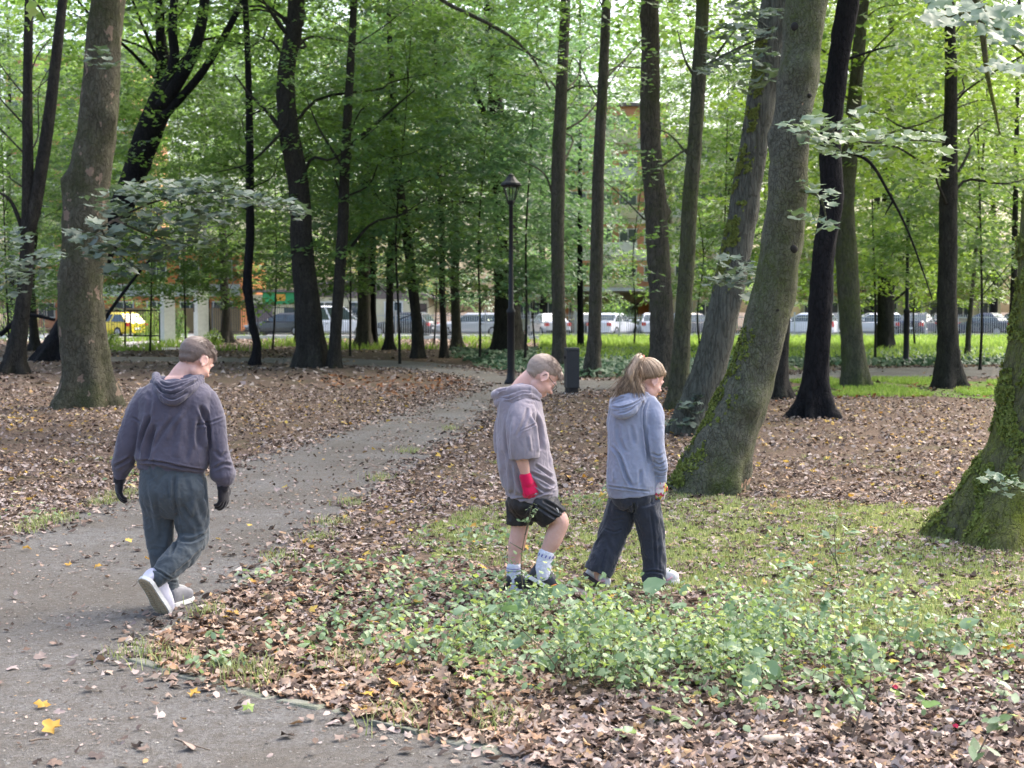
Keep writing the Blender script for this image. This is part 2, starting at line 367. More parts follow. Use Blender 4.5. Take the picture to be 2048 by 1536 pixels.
def far_lawn(px, name="lawn"):
    return tag(poly_sheet(name, wpoly(px), .004, M_lawn), kind='structure')
far_lawn([(1240, 752), (1090, 722), (1080, 688), (1500, 679), (2500, 683), (2500, 724), (1700, 731), (1560, 744), (1400, 752)])
far_lawn([(195, 700), (240, 686), (330, 686), (330, 695), (230, 704)])
far_lawn([(1545, 781), (1650, 764), (2500, 762), (2500, 800), (1950, 797), (1750, 786)])
M_asph = simple("asphalt", (.16, .16, .165), .9, (.24, .24, .24), 3, .3, 60, .01)
tag(add_mesh("road", np.array([[-300, 84.5, .008], [300, 84.5, .008], [300, 99, .008], [-300, 99, .008]]), np.array([[0, 1, 2, 3]]), M_asph), kind='structure')
_sw = simple("concrete_paving", (.42, .41, .4), .9, (.33, .32, .31), 5, .2)
tag(add_mesh("pavement", *box((0, 83.2, .05), (600, 2.2, .1)), _sw), kind='structure')
_dr = [G(318, 700), G(430, 700), (-17.2, 84.4, 0), (-29, 84.4, 0), (-33, 84.4, 0), G(200, 688)]
tag(poly_sheet("driveway", [(p[0], p[1]) for p in _dr], .013, _sw), kind='structure')

# ------------------------------------------------------------------ litter
BROWN = [(0.033, 0.024, 0.019), (0.065, 0.045, 0.034), (0.165, 0.112, 0.087), (0.047, 0.033, 0.027), (0.275, 0.195, 0.155), (0.093, 0.062, 0.048), (0.417, 0.33, 0.282), (0.34, 0.271, 0.256), (0.047, 0.035, 0.028), (0.461, 0.389, 0.349), (0.132, 0.088, 0.074), (0.362, 0.283, 0.229), (0.056, 0.04, 0.034), (0.286, 0.201, 0.162), (0.373, 0.236, 0.107)]
M_lit = leafm("dry_leaf", BROWN, .12, .75, spec=.2)
M_yel = leafm("yellow_leaf", [(.50, .30, .04), (.55, .42, .10), (.42, .22, .04), (.58, .48, .22)], .25, .6, spec=.2)
M_red = leafm("russet_leaf", [(.22, .085, .035), (.30, .13, .05), (.16, .06, .03), (.33, .17, .08)], .12, .75, spec=.2)
GRASS_PX = [(960, 1010), (1340, 985), (1500, 1000), (1800, 1010), (2300, 1040), (2300, 1330), (1750, 1290), (1450, 1190), (1150, 1190), (900, 1110), (800, 1080)]
def litter_density(X, Y):
    px, py = to_px(X, Y); W = np.column_stack([X, Y])
    on_path = in_poly(X, Y, PATH_L)
    patch = .66 + .40 * wav(W, 2.4, 11) + .42 * wav(W, .6, 12)
    d = np.clip(patch, .24, 1.3)
    d = np.where(in_poly(px, py, GRASS_PX), np.maximum(d, .3) * .62, d)
    d = np.where(on_path, .02 + .08 * np.clip(wav(W, 1.2, 13), 0, 1), d)
    d = np.where((py < 716) & (px > 1090), .06, d); d = np.where((py > 762) & (py < 800) & (px > 1560), d * .35, d)
    d = np.where((py < 755) & (py > 706) & (px > 690) & (px < 1500) & ~on_path, d * .25, d)
    return d
def scatter(n, d0, d1, seed, spread=.40):
    r = np.random.default_rng(seed); Y = np.sqrt(r.uniform(d0 ** 2, d1 ** 2, n)); X = Y * r.uniform(-spread, spread, n)
    k = r.random(n) * 1.3 < litter_density(X, Y); return X[k], Y[k]
def lay(X, Y, seed, tilt=.35, zmax=.03):
    r = np.random.default_rng(seed); n = len(X); C = np.column_stack([X, Y, r.uniform(.012, zmax, n)])
    N = np.column_stack([r.normal(0, tilt, n), r.normal(0, tilt, n), np.ones(n)]); return C, N
X, Y = scatter(46000, 4.6, 13.5, 21, .42); k = ~in_poly(X, Y, PATH_L) | (rng.random(len(X)) < .3); X, Y = X[k], Y[k]; C, N = lay(X, Y, 22, .22, .02)
tag(add_mesh("leaf_litter", *leaf_shape(LOBED, C, N, .060, 23, .38), M_lit, smooth=False), kind='stuff')
X, Y = scatter(60000, 4.6, 16, 25, .42); C, N = lay(X, Y, 26, .4, .03)
tag(add_mesh("leaf_litter", *leaf_shape(OVAL, C, N, .040, 27, .35), M_lit), kind='stuff')
X, Y = scatter(70000, 13, 30, 31, .41); C, N = lay(X, Y, 32, .45, .04)
tag(add_mesh("leaf_litter", *leaf_shape(OVAL, C, N, .066, 33, .35), M_lit), kind='stuff')
X, Y = scatter(40000, 28, 82, 35, .41); C, N = lay(X, Y, 36, .4, .05)
tag(add_mesh("leaf_litter", *leaf_quads(C, N, .17, 37), M_lit), kind='stuff')
X, Y = scatter(3000, 4.8, 26, 41, .41); C, N = lay(X, Y, 42, .35, .05)
tag(add_mesh("yellow_leaf_litter", *leaf_shape(LOBED, C, N, .06, 43, .35), M_yel), kind='stuff')
def in_px(X, Y, poly): px, py = to_px(X, Y); return in_poly(px, py, poly)
X, Y = scatter(9000, 18, 36, 45, .41)
k = in_px(X, Y, [(650, 735), (960, 750), (960, 785), (800, 800), (640, 770)]) | in_px(X, Y, [(1150, 775), (1400, 770), (2100, 770), (2100, 800), (1700, 800), (1300, 830), (1180, 800)])
C, N = lay(X[k], Y[k], 46, .4, .05); tag(add_mesh("russet_leaf_litter", *leaf_shape(OVAL, C, N, .12, 47, .4), M_red), kind='stuff')
# heap of drier leaves in the near corner of the two paths
r = np.random.default_rng(50); n = 4000; a = r.uniform(0, 1, n)
U = r.uniform(300, 1100, n); W_ = r.uniform(1130, 1520, n); pts = np.array([G(u, w) for u, w in zip(U, W_)]); k = ~in_poly(pts[:, 0], pts[:, 1], PATH_L)
C, N = lay(pts[k, 0], pts[k, 1], 51, .32, .03)
tag(add_mesh("leaf_litter", *leaf_shape(LOBED, C, N, .060, 52, .42), leafm("tan_leaf", [(.30, .20, .14), (.38, .27, .20), (.44, .33, .25), (.16, .10, .065), (.34, .20, .12), (.07, .045, .03), (.04, .028, .02)], .12, .7, spec=.2)), kind='stuff')

r = np.random.default_rng(55); n = 6500; U = r.uniform(1000, 2200, n); W_ = r.uniform(1400, 1600, n); pts = np.array([G(u, w) for u, w in zip(U, W_)]); k = ~in_poly(pts[:, 0], pts[:, 1], PATH_L) & (r.random(n) < .75)
C, N = lay(pts[k, 0], pts[k, 1], 56, .35, .025); tag(add_mesh("leaf_litter", *leaf_shape(LOBED, C, N, .056, 57, .4), M_lit), kind='stuff')
# grit and small stones on the path
r = np.random.default_rng(60); Y = np.sqrt(r.uniform(4.6 ** 2, 13 ** 2, 26000)); X = Y * r.uniform(-.4, .3, len(Y)); k = in_poly(X, Y, PATH_L); X, Y = X[k], Y[k]; n = len(X)
oct_ = np.array([[1, 0, 0], [0, 1, 0], [-1, 0, 0], [0, -1, 0], [0, 0, .6], [0, 0, -.6]]); of = np.array([[0, 1, 4], [1, 2, 4], [2, 3, 4], [3, 0, 4]])
s = (r.uniform(.002, .006, n) * np.where(r.random(n) < .03, 1.7, 1))[:, None, None]; ang = r.uniform(0, 6.28, n)
R = np.stack([np.stack([np.cos(ang), -np.sin(ang), ang * 0], 1), np.stack([np.sin(ang), np.cos(ang), ang * 0], 1), np.stack([ang * 0, ang * 0, ang * 0 + 1], 1)], 1)
V = np.einsum('nij,kj->nki', R, oct_ * np.array([1.3, .9, .8])) * s * r.uniform(.7, 1.3, (n, 6, 1)) + np.column_stack([X, Y, np.full(n, .006)])[:, None]
tag(add_mesh("gravel", V.reshape(-1, 3), (np.arange(n)[:, None, None] * 6 + of[None]).reshape(-1, 3), leafm("grit", [(.08, .072, .065), (.2, .185, .16), (.27, .25, .225), (.13, .12, .1), (.33, .32, .29), (.16, .12, .09)], 0, .9)), kind='stuff')

r = np.random.default_rng(65); n = 60000; Y = np.sqrt(r.uniform(4.6 ** 2, 26 ** 2, n)); X = Y * r.uniform(-.42, .3, n); W = np.column_stack([X, Y]); k = in_poly(X, Y, PATH_L) & (r.random(n) < np.clip(.32 + .45 * wav(W, 1.3, 66) + .25 * wav(W, .35, 67), .05, 1)); C, N = lay(X[k], Y[k], 68, .25, .012)
tag(add_mesh("leaf_crumbs", *leaf_quads(C, N, .012 + .0016 * C[:, 1], 69, .7), M_lit), kind='stuff')
# leaves gathered along the path's edges
r = np.random.default_rng(61); i = r.integers(0, len(PATH_W) - 1, 26000); t = r.random((26000, 1)); pt = PATH_W[i] * (1 - t) + PATH_W[i + 1] * t + r.normal(0, 1, (26000, 2)) * (.09 + .006 * PATH_W[i][:, 1:2]); k = (pt[:, 1] > 4.5) & (pt[:, 1] < 42) & (np.abs(pt[:, 0]) < pt[:, 1] * .42) & (wav(pt, 1.1, 62) > -.7)
C, N = lay(pt[k, 0], pt[k, 1], 63, .3, .02); tag(add_mesh("leaf_litter", *leaf_shape(OVAL, C, N, .05 + .0014 * C[:, 1], 64, .5), M_lit), kind='stuff')
# thin lawn under the near leaves
def near_lawn():
    x = np.arange(-1.2, 7.0, .11); y = np.arange(6.8, 15.2, .11); gx, gy = np.meshgrid(x, y); P2 = np.column_stack([gx.ravel(), gy.ravel()]); px, py = to_px(P2[:, 0], P2[:, 1])
    e = np.ones(len(P2))
    q2 = np.array([G(a, b)[:2] for a, b in GRASS_PX]); ins = in_poly(P2[:, 0], P2[:, 1], [tuple(v) for v in q2]); d = np.full(len(P2), 9.)
    for a in range(len(q2)):
        p0, p1_ = q2[a], q2[(a + 1) % len(q2)]; ab = p1_ - p0; tt = np.clip(((P2 - p0) @ ab) / (ab @ ab), 0, 1); d = np.minimum(d, np.linalg.norm(P2 - p0 - tt[:, None] * ab, axis=1))
    f = np.clip(.5 + np.where(ins, d, -d) / .8 + .35 * wav(P2, 1.3, 91) + .25 * wav(P2, .4, 92) - .1, 0, 1); f[in_poly(P2[:, 0], P2[:, 1], PATH_L)] = 0
    nx = len(x); V = np.column_stack([P2, np.full(len(P2), .0035)]); a = (np.arange(len(y) - 1)[:, None] * nx + np.arange(nx - 1)[None]).ravel(); Q = np.stack([a, a + 1, a + nx + 1, a + nx], 1); Q = Q[f[Q].max(1) > 0]
    m, nt, b, out = new_mat("thin_lawn"); b.inputs['Roughness'].default_value = .95; b.inputs['Specular IOR Level'].default_value = .1; n2 = noise_n(nt, 20, 6, .75); n3 = noise_n(nt, 7, 5, .7)
    at = nt.nodes.new("ShaderNodeAttribute"); at.attribute_name = "grassy"; soil = ramp(nt, n2, [(.38, (.05, .037, .028)), (.5, (.12, .085, .06)), (.66, (.24, .175, .13))]); gr = ramp(nt, n2, [(.36, (.09, .10, .035)), (.50, (.20, .22, .075)), (.64, (.33, .34, .13))])
    fac = ramp(nt, mathn(nt, 'ADD', at.outputs['Fac'], mathn(nt, 'MULTIPLY', mathn(nt, 'SUBTRACT', n3, .5), 1.8)), [(.40, (0, 0, 0)), (.62, (1, 1, 1))]); nt.links.new(mixc(nt, fac, soil, gr), b.inputs['Base Color']); bump(nt, b, n2, .8, .03)
    o = add_mesh("lawn", V, Q, m); at_ = o.data.attributes.new("grassy", 'FLOAT', 'POINT'); at_.data.foreach_set('value', f.astype(np.float32)); tag(o, kind='structure')
near_lawn()
# grass
def blades(X, Y, h, w, seed, lean=.35):
    r = np.random.default_rng(seed); n = len(X); a = r.uniform(0, 6.28, n); H = h * r.uniform(.5, 1.3, n); l = lean * H * r.uniform(.3, 1.6, n); b = a + r.normal(0, .6, n) + 1.57
    B = np.column_stack([X, Y, np.zeros(n)]); s = np.column_stack([np.cos(a), np.sin(a), a * 0]) * (w * r.uniform(.7, 1.3, n))[:, None]; d = np.column_stack([np.cos(b), np.sin(b), b * 0])
    mid = B + d * (l * .35)[:, None]; mid[:, 2] += H * .6; top = B + d * l[:, None]; top[:, 2] += H
    V = np.stack([B - s, B + s, mid + s * .7, mid - s * .7, top], 1).reshape(-1, 3); i = np.arange(n)[:, None] * 5
    return V, [i + np.array([[0, 1, 2, 3]]), i + np.array([[3, 2, 4]])]
M_gr = leafm("grass_blade", [(.18, .23, .06), (.27, .33, .10), (.36, .41, .16), (.42, .42, .23), (.23, .29, .09)], .35, .6, spec=.2)
r = np.random.default_rng(70); Y = np.sqrt(r.uniform(6 ** 2, 16 ** 2, 260000)); X = Y * r.uniform(-.38, .4, len(Y)); W = np.column_stack([X, Y])
ing = in_px(X, Y, GRASS_PX); clump = wav(W, .55, 71) + .6 * wav(W, .16, 72) + .5 * wav(W, 2.0, 74)
k = np.where(ing, clump > -.7, clump > 1.9) & ~in_poly(X, Y, PATH_L); k &= r.random(len(k)) < .8
tag(add_mesh("grass", *blades(X[k], Y[k], .036, .0045, 73), M_gr), kind='stuff')
# grass tufts along the path's edges
r = np.random.default_rng(75); Xs, Ys = [], []
for (u, w) in [(90, 1050), (60, 1062), (120, 1040), (240, 992), (232, 1000), (200, 1010), (300, 985), (350, 1325), (270, 1310), (1060, 1300), (640, 1080), (560, 1120), (660, 1050), (700, 1010), (420, 1230), (1000, 1450), (790, 1440), (480, 1345), (520, 1360), (1830, 1260), (1840, 1275), (900, 860), (820, 905), (760, 960), (340, 960), (700, 1330)]:
    c = G(u, w); m = 90; Xs.append(c[0] + r.normal(0, .07, m)); Ys.append(c[1] + r.normal(0, .10, m))
X, Y = np.concatenate(Xs), np.concatenate(Ys); tag(add_mesh("grass", *blades(X, Y, .07, .003, 76, .6), M_gr), kind='stuff')
# far bright grass and the ivy carpet before it
M_gf = leafm("meadow_blade", [(.16, .27, .035), (.24, .36, .06), (.30, .40, .09), (.20, .30, .05)], .45, .6, spec=.2)
r = np.random.default_rng(80); Y = np.sqrt(r.uniform(36 ** 2, 84 ** 2, 90000)); X = Y * r.uniform(-.4, .4, len(Y)); px, py = to_px(X, Y); W = np.column_stack([X, Y])
k = ((px > 1080) & (py < 728) & (py > 678)) | ((py < 702) & (px > 190) & (wav(W, 5, 81) > .8)); k &= ~in_poly(X, Y, PATH_L)
tag(add_mesh("grass", *blades(X[k], Y[k], .30, .03, 82, .5), M_gf), kind='stuff')
Y = np.sqrt(r.uniform(27 ** 2, 34 ** 2, 24000)); X = Y * r.uniform(.15, .4, len(Y)); k = ~in_poly(X, Y, PATH_L) & (wav(np.column_stack([X, Y * .4]), 2.5, 84) > -.35)
tag(add_mesh("grass", *blades(X[k], Y[k], .09, .012, 85, .5), M_gf), kind='stuff')
M_ivy = leafm("ivy_leaf", [(.035, .075, .04), (.06, .12, .06), (.09, .16, .09), (.05, .10, .04)], .2, .5, spec=.3)
Y = np.sqrt(r.uniform(34 ** 2, 56 ** 2, 38000)); X = Y * r.uniform(-.16, .40, len(Y)); px, py = to_px(X, Y)
W = np.column_stack([X, Y]); k = (py > 704) & (py < 757) & ((px > 960 + 60 * wav(W, 3, 89)) & (px < 1500) | (px > 1500) & (py < 735)) & ~in_poly(X, Y, PATH_L); C = np.column_stack([X, Y, r.uniform(.03, .22, len(X))])[k]; N = np.column_stack([r.normal(0, .5, len(C)), r.normal(-.3, .5, len(C)), np.ones(len(C))])
tag(add_mesh("ivy_ground_cover", *leaf_quads(C, N, .16, 88, .85), M_ivy), kind='stuff')

# kerb stones
M_kerb = simple("kerb_stone", (.19, .185, .155), .95, (.11, .12, .08), 7, .8, 30, .02)
def kerb(line_px, group, lab):
    pts = np.array([G(u, w)[:2] for u, w in line_px]); seg = np.linalg.norm(np.diff(pts, axis=0), axis=1); s = np.concatenate([[0], np.cumsum(seg)]); t = 0; i = 0
    r = np.random.default_rng(len(line_px))
    while t < s[-1] - .2:
        L = r.uniform(.26, .42); c = [np.interp(t + L / 2, s, pts[:, q]) for q in (0, 1)]; d = [np.interp(t + L, s, pts[:, q]) - np.interp(t, s, pts[:, q]) for q in (0, 1)]
        V, F = box((c[0], c[1], .002), (L - .02, .10, .03), math.atan2(d[1], d[0]) + r.normal(0, .06), .86); V[:, 2] += r.uniform(-.010, .001); V += r.normal(0, .005, V.shape)
        me_o = empty("kerb_stone", (c[0], c[1], 0)) if False else None
        o = add_mesh("kerb_stone", V - np.array([c[0], c[1], 0]), F, M_kerb); o.location = (c[0], c[1], 0)
        bv = o.modifiers.new("b", 'BEVEL'); bv.width = .012; bv.segments = 2
        tag(o, lab, "kerb stone", group); t += L
kerb([(262, 1312), (330, 1268), (430, 1210), (540, 1130), (640, 1060), (720, 1008)], "kerb stones along the main path", "flat weathered grey stone set in the edge of the main gravel path")
kerb([(268, 1318), (330, 1341), (440, 1372), (600, 1408), (780, 1452), (1000, 1508)], "kerb stones along the near path", "mossy grey stone sunk along the edge of the near gravel path")
# ================================================================== trees
B_brown = bark("bark_brown", (.072, .067, .048), (.19, .176, .132), (.10, .11, .05), .5, 9, patch=(.29, .215, .165), pt=.63, stretch=(1, 1, .4))
B_dark = bark("bark_dark", (.022, .021, .019), (.062, .056, .048), (.05, .06, .022), .25, 8)
B_black = bark("bark_black", (.009, .009, .011), (.030, .028, .030), None, 0, 8)
B_grey = bark("bark_grey", (.055, .05, .042), (.135, .122, .10), (.075, .09, .035), .4, 9)
B_olive = bark("bark_olive", (.09, .089, .065), (.24, .235, .18), (.12, .15, .04), .5, 16, stretch=(1, 1, .5), patch=(.46, .30, .20), pt=.705, crack=30, bs=1.0, nd=.035)
B_moss = bark("bark_mossy", (.10, .09, .065), (.26, .24, .18), (.28, .33, .05), .68, 12, bs=1.0, nd=.08)
B_strip = bark("bark_purple_grey", (.075, .077, .06), (.175, .176, .145), (.13, .15, .05), .25, 10, stretch=(1.6, 1.6, .12))
B_green = bark("bark_green", (.06, .06, .042), (.14, .14, .095), (.10, .125, .035), .5, 9)
L_deep = leafm("leaf_deep", [(.035, .08, .022), (.065, .135, .035), (.10, .19, .05), (.045, .095, .035), (.14, .22, .07)], .5, .38, (.26, .44, .07), .5)
L_mid = leafm("leaf_mid", [(.045, .10, .03), (.075, .16, .045), (.12, .22, .06), (.06, .12, .06), (.17, .26, .09)], .5, .38, (.30, .48, .09), .5)
L_blue = leafm("leaf_blue_green", [(.05, .11, .065), (.08, .17, .10), (.13, .24, .15), (.06, .12, .06), (.18, .28, .15)], .46, .36, (.26, .46, .13), .55)  # bluish tint carries the sky reflected off upward-facing leaves
L_lime = leafm("leaf_lime", [(.07, .14, .025), (.11, .21, .03), (.17, .27, .04), (.08, .15, .04), (.22, .26, .06)], .5, .4, (.34, .50, .06))  # yellow-green tint also carries the brightness of backlit foliage
L_gold = leafm("leaf_gold", [(.20, .24, .05), (.30, .32, .09), (.38, .34, .12), (.14, .2, .04)], .55, .45, (.6, .62, .15))
L_near = leafm("leaf_near_grey", [(.08, .11, .085), (.105, .14, .11), (.13, .17, .135), (.08, .12, .08)], .3, .5, (.12, .2, .06), .35)  # glossy sky reflection put into the base colour as grey-blue
L_pale = leafm("leaf_near_pale", [(.11, .17, .11), (.16, .23, .15), (.20, .27, .19), (.13, .2, .1)], .3, .45, (.2, .32, .08), .45)  # whitish gloss of the near leaves put into the base colour
LEAF = dict(deep=L_deep, mid=L_mid, blue=L_blue, lime=L_lime, gold=L_gold)  # tints put the canopy's differing light into the leaf colour

def trunk_axis(st, D):
    """stations (px, py, width px) -> world axis points and radii, carried on above the picture"""
    q = [P(x, y, D) for x, y, w in st]; q[0][2] = 0.0
    sc = FPX / D; r = [w / sc / 2 for x, y, w in st]
    # straight to the ground, then up beyond the frame
    d = q[-1] - q[-2]; d /= np.linalg.norm(d); top = max(q[-1][2] + 3, min(15.0, 6 + D * .25)); z = q[-1][2]; rr = r[-1]
    while z < top:
        d = d * np.array([.9, .9, 1]); d /= np.linalg.norm(d); q.append(q[-1] + d * 1.4); rr *= .86; r.append(rr); z = q[-1][2]
    return np.array(q), np.array(r)
def trunk_geo(q, r, seed, flare=.9, lobes=5, n=22, m=None, knobs=0):
    m = m or max(26, int(len(q) * 5)); s = cr(np.column_stack([q, r]), m); p, rr = s[:, :3], np.maximum(s[:, 3], .012)
    base = p[0].copy(); zz = np.unique(np.concatenate([np.linspace(0, 1.2, 9)])) * max(.4, r[0] * 2.2)
    T = np.gradient(p, axis=0); T /= np.linalg.norm(T, axis=1)[:, None]
    # dense rings near the root
    L = np.concatenate([[0], np.cumsum(np.linalg.norm(np.diff(p, axis=0), axis=1))]); ls = np.unique(np.concatenate([zz[zz < L[-1]], L]))
    p = np.column_stack([np.interp(ls, L, p[:, i]) for i in range(3)]); rr = np.interp(ls, L, rr); T = np.column_stack([np.interp(ls, L, T[:, i]) for i in range(3)])
    rg = np.random.default_rng(seed); ph = rg.uniform(0, 6.28, 3); th = np.linspace(0, 2 * math.pi, n, endpoint=False); V = []
    for i in range(len(p)):
        lift = np.clip(ls[i] / max(.5, r[0] * 3.2), 0, 1); t = T[i] * lift + np.array([0, 0, 1.0]) * (1 - lift); t /= np.linalg.norm(t)
        u = np.cross(t, [0, 1.0, 0]); u /= np.linalg.norm(u); v = np.cross(t, u)
        e = math.exp(-ls[i] / (r[0] * 1.15)); f = 1 + flare * e * (.5 + .6 * np.cos(lobes * th + ph[0]) + .2 * np.cos(3 * th + ph[1])) + .05 * np.cos(2 * th + ph[2])
        V.append(p[i] + (np.outer(np.cos(th) * f, u) + np.outer(np.sin(th) * f, v)) * rr[i])
    V = np.array(V); k = len(p); nz = wav(V.reshape(-1, 3) * np.array([1, 1, .45]), .35 * (r[0] + .15), seed + 5).reshape(k, n) * .045 + wav(V.reshape(-1, 3) * np.array([1, 1, .3]), .13, seed + 9).reshape(k, n) * .02
    ctr = V.mean(1, keepdims=True); V = ctr + (V - ctr) * (1 + nz[..., None]); V[0, :, 2] = -.06; V = V.reshape(-1, 3)
    for _ in range(knobs):
        c = V[rg.integers(n * 10, len(V))]; dd = np.linalg.norm(V - c, axis=1); ax = c - ctr.reshape(-1, 3)[np.argmin(np.linalg.norm(ctr.reshape(-1, 3) - c, axis=1))]
        V += np.outer(np.exp(-(dd / (r[0] * .35)) ** 2) * .3, ax)
    i = np.arange(n); j = (i + 1) % n
    Q = np.concatenate([np.stack([a * n + i, a * n + j, (a + 1) * n + j, (a + 1) * n + i], 1) for a in range(k - 1)])
    V = np.vstack([V, p[-1]]); F = [Q, np.stack([np.full(n, len(V) - 1), (k - 1) * n + i, (k - 1) * n + j], 1)]; return V, F
def limb(a, b, r0, seed, sag=.15, r1=None):
    rg = np.random.default_rng(seed); a, b = np.array(a), np.array(b); L = np.linalg.norm(b - a); m = []
    for t in (0, .25, .5, .75, 1):
        m.append(a + (b - a) * t + np.array([0, 0, math.sin(t * 3.14) * sag * L]) + rg.normal(0, .045 * L, 3) * (0 if t in (0, 1) else 1))
    return tube(m, [r0, r0 * .75, r0 * .55, r0 * .4, r1 or r0 * .2], 7, 14, round_caps=False)
def sprays(centres, outd, rs, nl, seed, droop=.22, tilt=.36, thick=.045):
    """flat fans of foliage: centres (k,3), outd (k,3) -> leaf centres, normals"""
    r = np.random.default_rng(seed); k = len(centres); rs = rs * r.uniform(.7, 1.3, k)
    n = k * nl; idx = np.repeat(np.arange(k), nl); a = r.uniform(0, 6.28, n); rad_ = np.sqrt(r.random(n)) * rs[idx]
    o = outd / (np.linalg.norm(outd, axis=1)[:, None] + 1e-9); o = o * np.array([1, 1, 0]); s = np.column_stack([-o[:, 1], o[:, 0], o[:, 0] * 0])
    x = np.cos(a) * rad_ * 1.25; y = np.sin(a) * rad_ * .8
    slope = r.normal(-.18, .22, k)
    C = centres[idx] + o[idx] * x[:, None] + s[idx] * y[:, None]; C[:, 2] += slope[idx] * x - droop * rad_ ** 2 / rs[idx] + r.normal(0, thick, n)
    N = np.column_stack([r.normal(0, tilt, n), r.normal(0, tilt, n), np.ones(n)]) - o[idx] * slope[idx][:, None] + o[idx] * (.5 * (x / rs[idx]))[:, None] * .6
    return C, N
def crown_geo(q, r, h0, h1, R, ns, nl, size, seed, bias=(0, 0), gap=-.08, rs=.85, limbs=.09, aspect=.6, shapef=None):
    rg = np.random.default_rng(seed); cs = []
    zq, xq, yq = q[:, 2], q[:, 0], q[:, 1]; o = np.argsort(zq); tries = 0
    while len(cs) < ns and tries < ns * 12:
        tries += 1; z = rg.uniform(h0, h1); t = (z - h0) / (h1 - h0); Rz = R * (.62 + .5 * math.sin(math.pi * min(1, t * .85 + .12))) * (shapef(t) if shapef else 1)
        a = rg.uniform(0, 6.28); d = Rz * math.sqrt(rg.uniform(.03, 1)); c = np.array([np.interp(z, zq[o], xq[o]) + math.cos(a) * d + bias[0] * Rz, np.interp(z, zq[o], yq[o]) + math.sin(a) * d + bias[1] * Rz, z])
        if wav(c[None] * np.array([1, 1, 1.5]), 2.1, seed + 1)[0] < gap: continue
        cs.append(c)
    cs = np.array(cs); ax = np.column_stack([np.interp(cs[:, 2], zq[o], xq[o]), np.interp(cs[:, 2], zq[o], yq[o]), cs[:, 2]])
    out = cs - ax; C, N = sprays(cs, out + rg.normal(0, .2, out.shape), rs, nl, seed + 2)
    LV = leaf_quads(C, N, size, seed + 3, aspect); lb = MB()
    for c in cs[rg.random(len(cs)) < limbs]:
        z = c[2] - np.linalg.norm(c[:2] - [np.interp(c[2], zq[o], xq[o]), np.interp(c[2], zq[o], yq[o])]) * rg.uniform(.25, .7); z = max(z, h0 * .6)
        a = np.array([np.interp(z, zq[o], xq[o]), np.interp(z, zq[o], yq[o]), z]); lb.add(*limb(a, c, max(.014, np.interp(z, zq[o], r[o]) * .20), int(rg.integers(1e6)), .06))
    return LV, lb
TREES = {}
def tree(key, lab, st, D=None, mat=B_dark, leaf='mid', crown=None, flare=.9, lobes=5, group=None, seed=1, extra=(), name="tree", knobs=2, n=20):
    D = D or dist(st[0][1]); q, r = trunk_axis(st, D); root = empty(name, (q[0][0], q[0][1], 0), lab, "tree", group)
    mb = MB(); mb.add(*trunk_geo(q, r, seed, flare, lobes, n, knobs=knobs))
    for e in extra: mb.add(*e)
    if crown:
        LV, lb = crown_geo(q, r, seed=seed * 13 + 7, **crown)
        if lb.n: mb.add(*lb.arrays())
    mb.build("trunk", mat, root, smooth=True)
    if crown and D > 27 and crown['h1'] > 10:
        hi = crown_geo(q, r, 11.6, 17.5, crown['R'] + 1.2, 16, 46, .30, seed * 17 + 3, gap=-.8, rs=1.3, limbs=0)[0]; LV = (np.vstack([LV[0], hi[0]]), np.vstack([LV[1], hi[1] + len(LV[0])]))  # extra leaves above the view, added to shade the ground below
    if crown: add_mesh("crown", *LV, LEAF[leaf], root)
    TREES[key] = (root, q, r, D); return root
def branchpx(pts, D, r0, r1=None, dy=None, n=7):
    k = len(pts); q = [P(x, y, D + (0 if dy is None else dy[i])) for i, (x, y) in enumerate(pts)]
    return tube(q, np.linspace(r0, r1 or r0 * .25, k), n, max(10, k * 5), round_caps=False)
HI = lambda h0, R, ns=60, nl=60, size=0.330, **k: dict(h0=h0, h1=h0 + 6, R=R, ns=ns, nl=nl, size=size, rs=1.3, limbs=.25, **k)

D1 = dist(815)
tree('t1', "thick brown trunked tree with a flaking bark at the left beside the path", [(170, 815, 112), (172, 740, 90), (160, 600, 84), (168, 500, 84), (172, 400, 82), (188, 300, 74), (200, 200, 70), (206, 100, 66), (215, 0, 62)], mat=B_brown, leaf='deep', crown=HI(8.5, 4.5), flare=.4, seed=2, n=30, knobs=5)
D2 = dist(728)
q2 = lambda pts, r0, r1: branchpx(pts, D2, r0, r1, n=10)
tree('t2', "black leaning tree that forks into four stems behind the thick brown trunk", [(105, 722, 52), (150, 620, 46), (215, 480, 46), (262, 365, 46), (300, 260, 50), (330, 175, 44), (322, 80, 20), (318, 0, 16)], mat=B_black, leaf='deep', crown=HI(11, 6, 80, 60), flare=1.1, seed=3,
  extra=[q2([(325, 190), (348, 120), (345, 60), (350, -20)], .17, .12), q2([(322, 215), (375, 130), (400, 60), (412, -20)], .22, .14), q2([(325, 235), (400, 150), (455, 60), (500, -30)], .14, .08), q2([(175, 700), (215, 630), (262, 565), (300, 520), (345, 480)], .07, .02), q2([(0, 670), (30, 645), (60, 630), (110, 640)], .08, .05)])
D3 = dist(748)
tree('t3', "dark forked tree at the left edge with two slim stems", [(25, 748, 42), (42, 640, 30), (52, 540, 27), (56, 420, 24), (55, 200, 18), (58, 0, 16)], mat=B_dark, leaf='deep', crown=dict(bias=(-.3, .9), h0=5.5, h1=14, R=3.4, ns=100, nl=57, size=0.172), seed=4,
  extra=[branchpx([(54, 470), (72, 400), (95, 260), (112, 120), (128, -20)], D3, .20, .12), branchpx([(50, 470), (20, 400), (-20, 380)], D3, .07)])
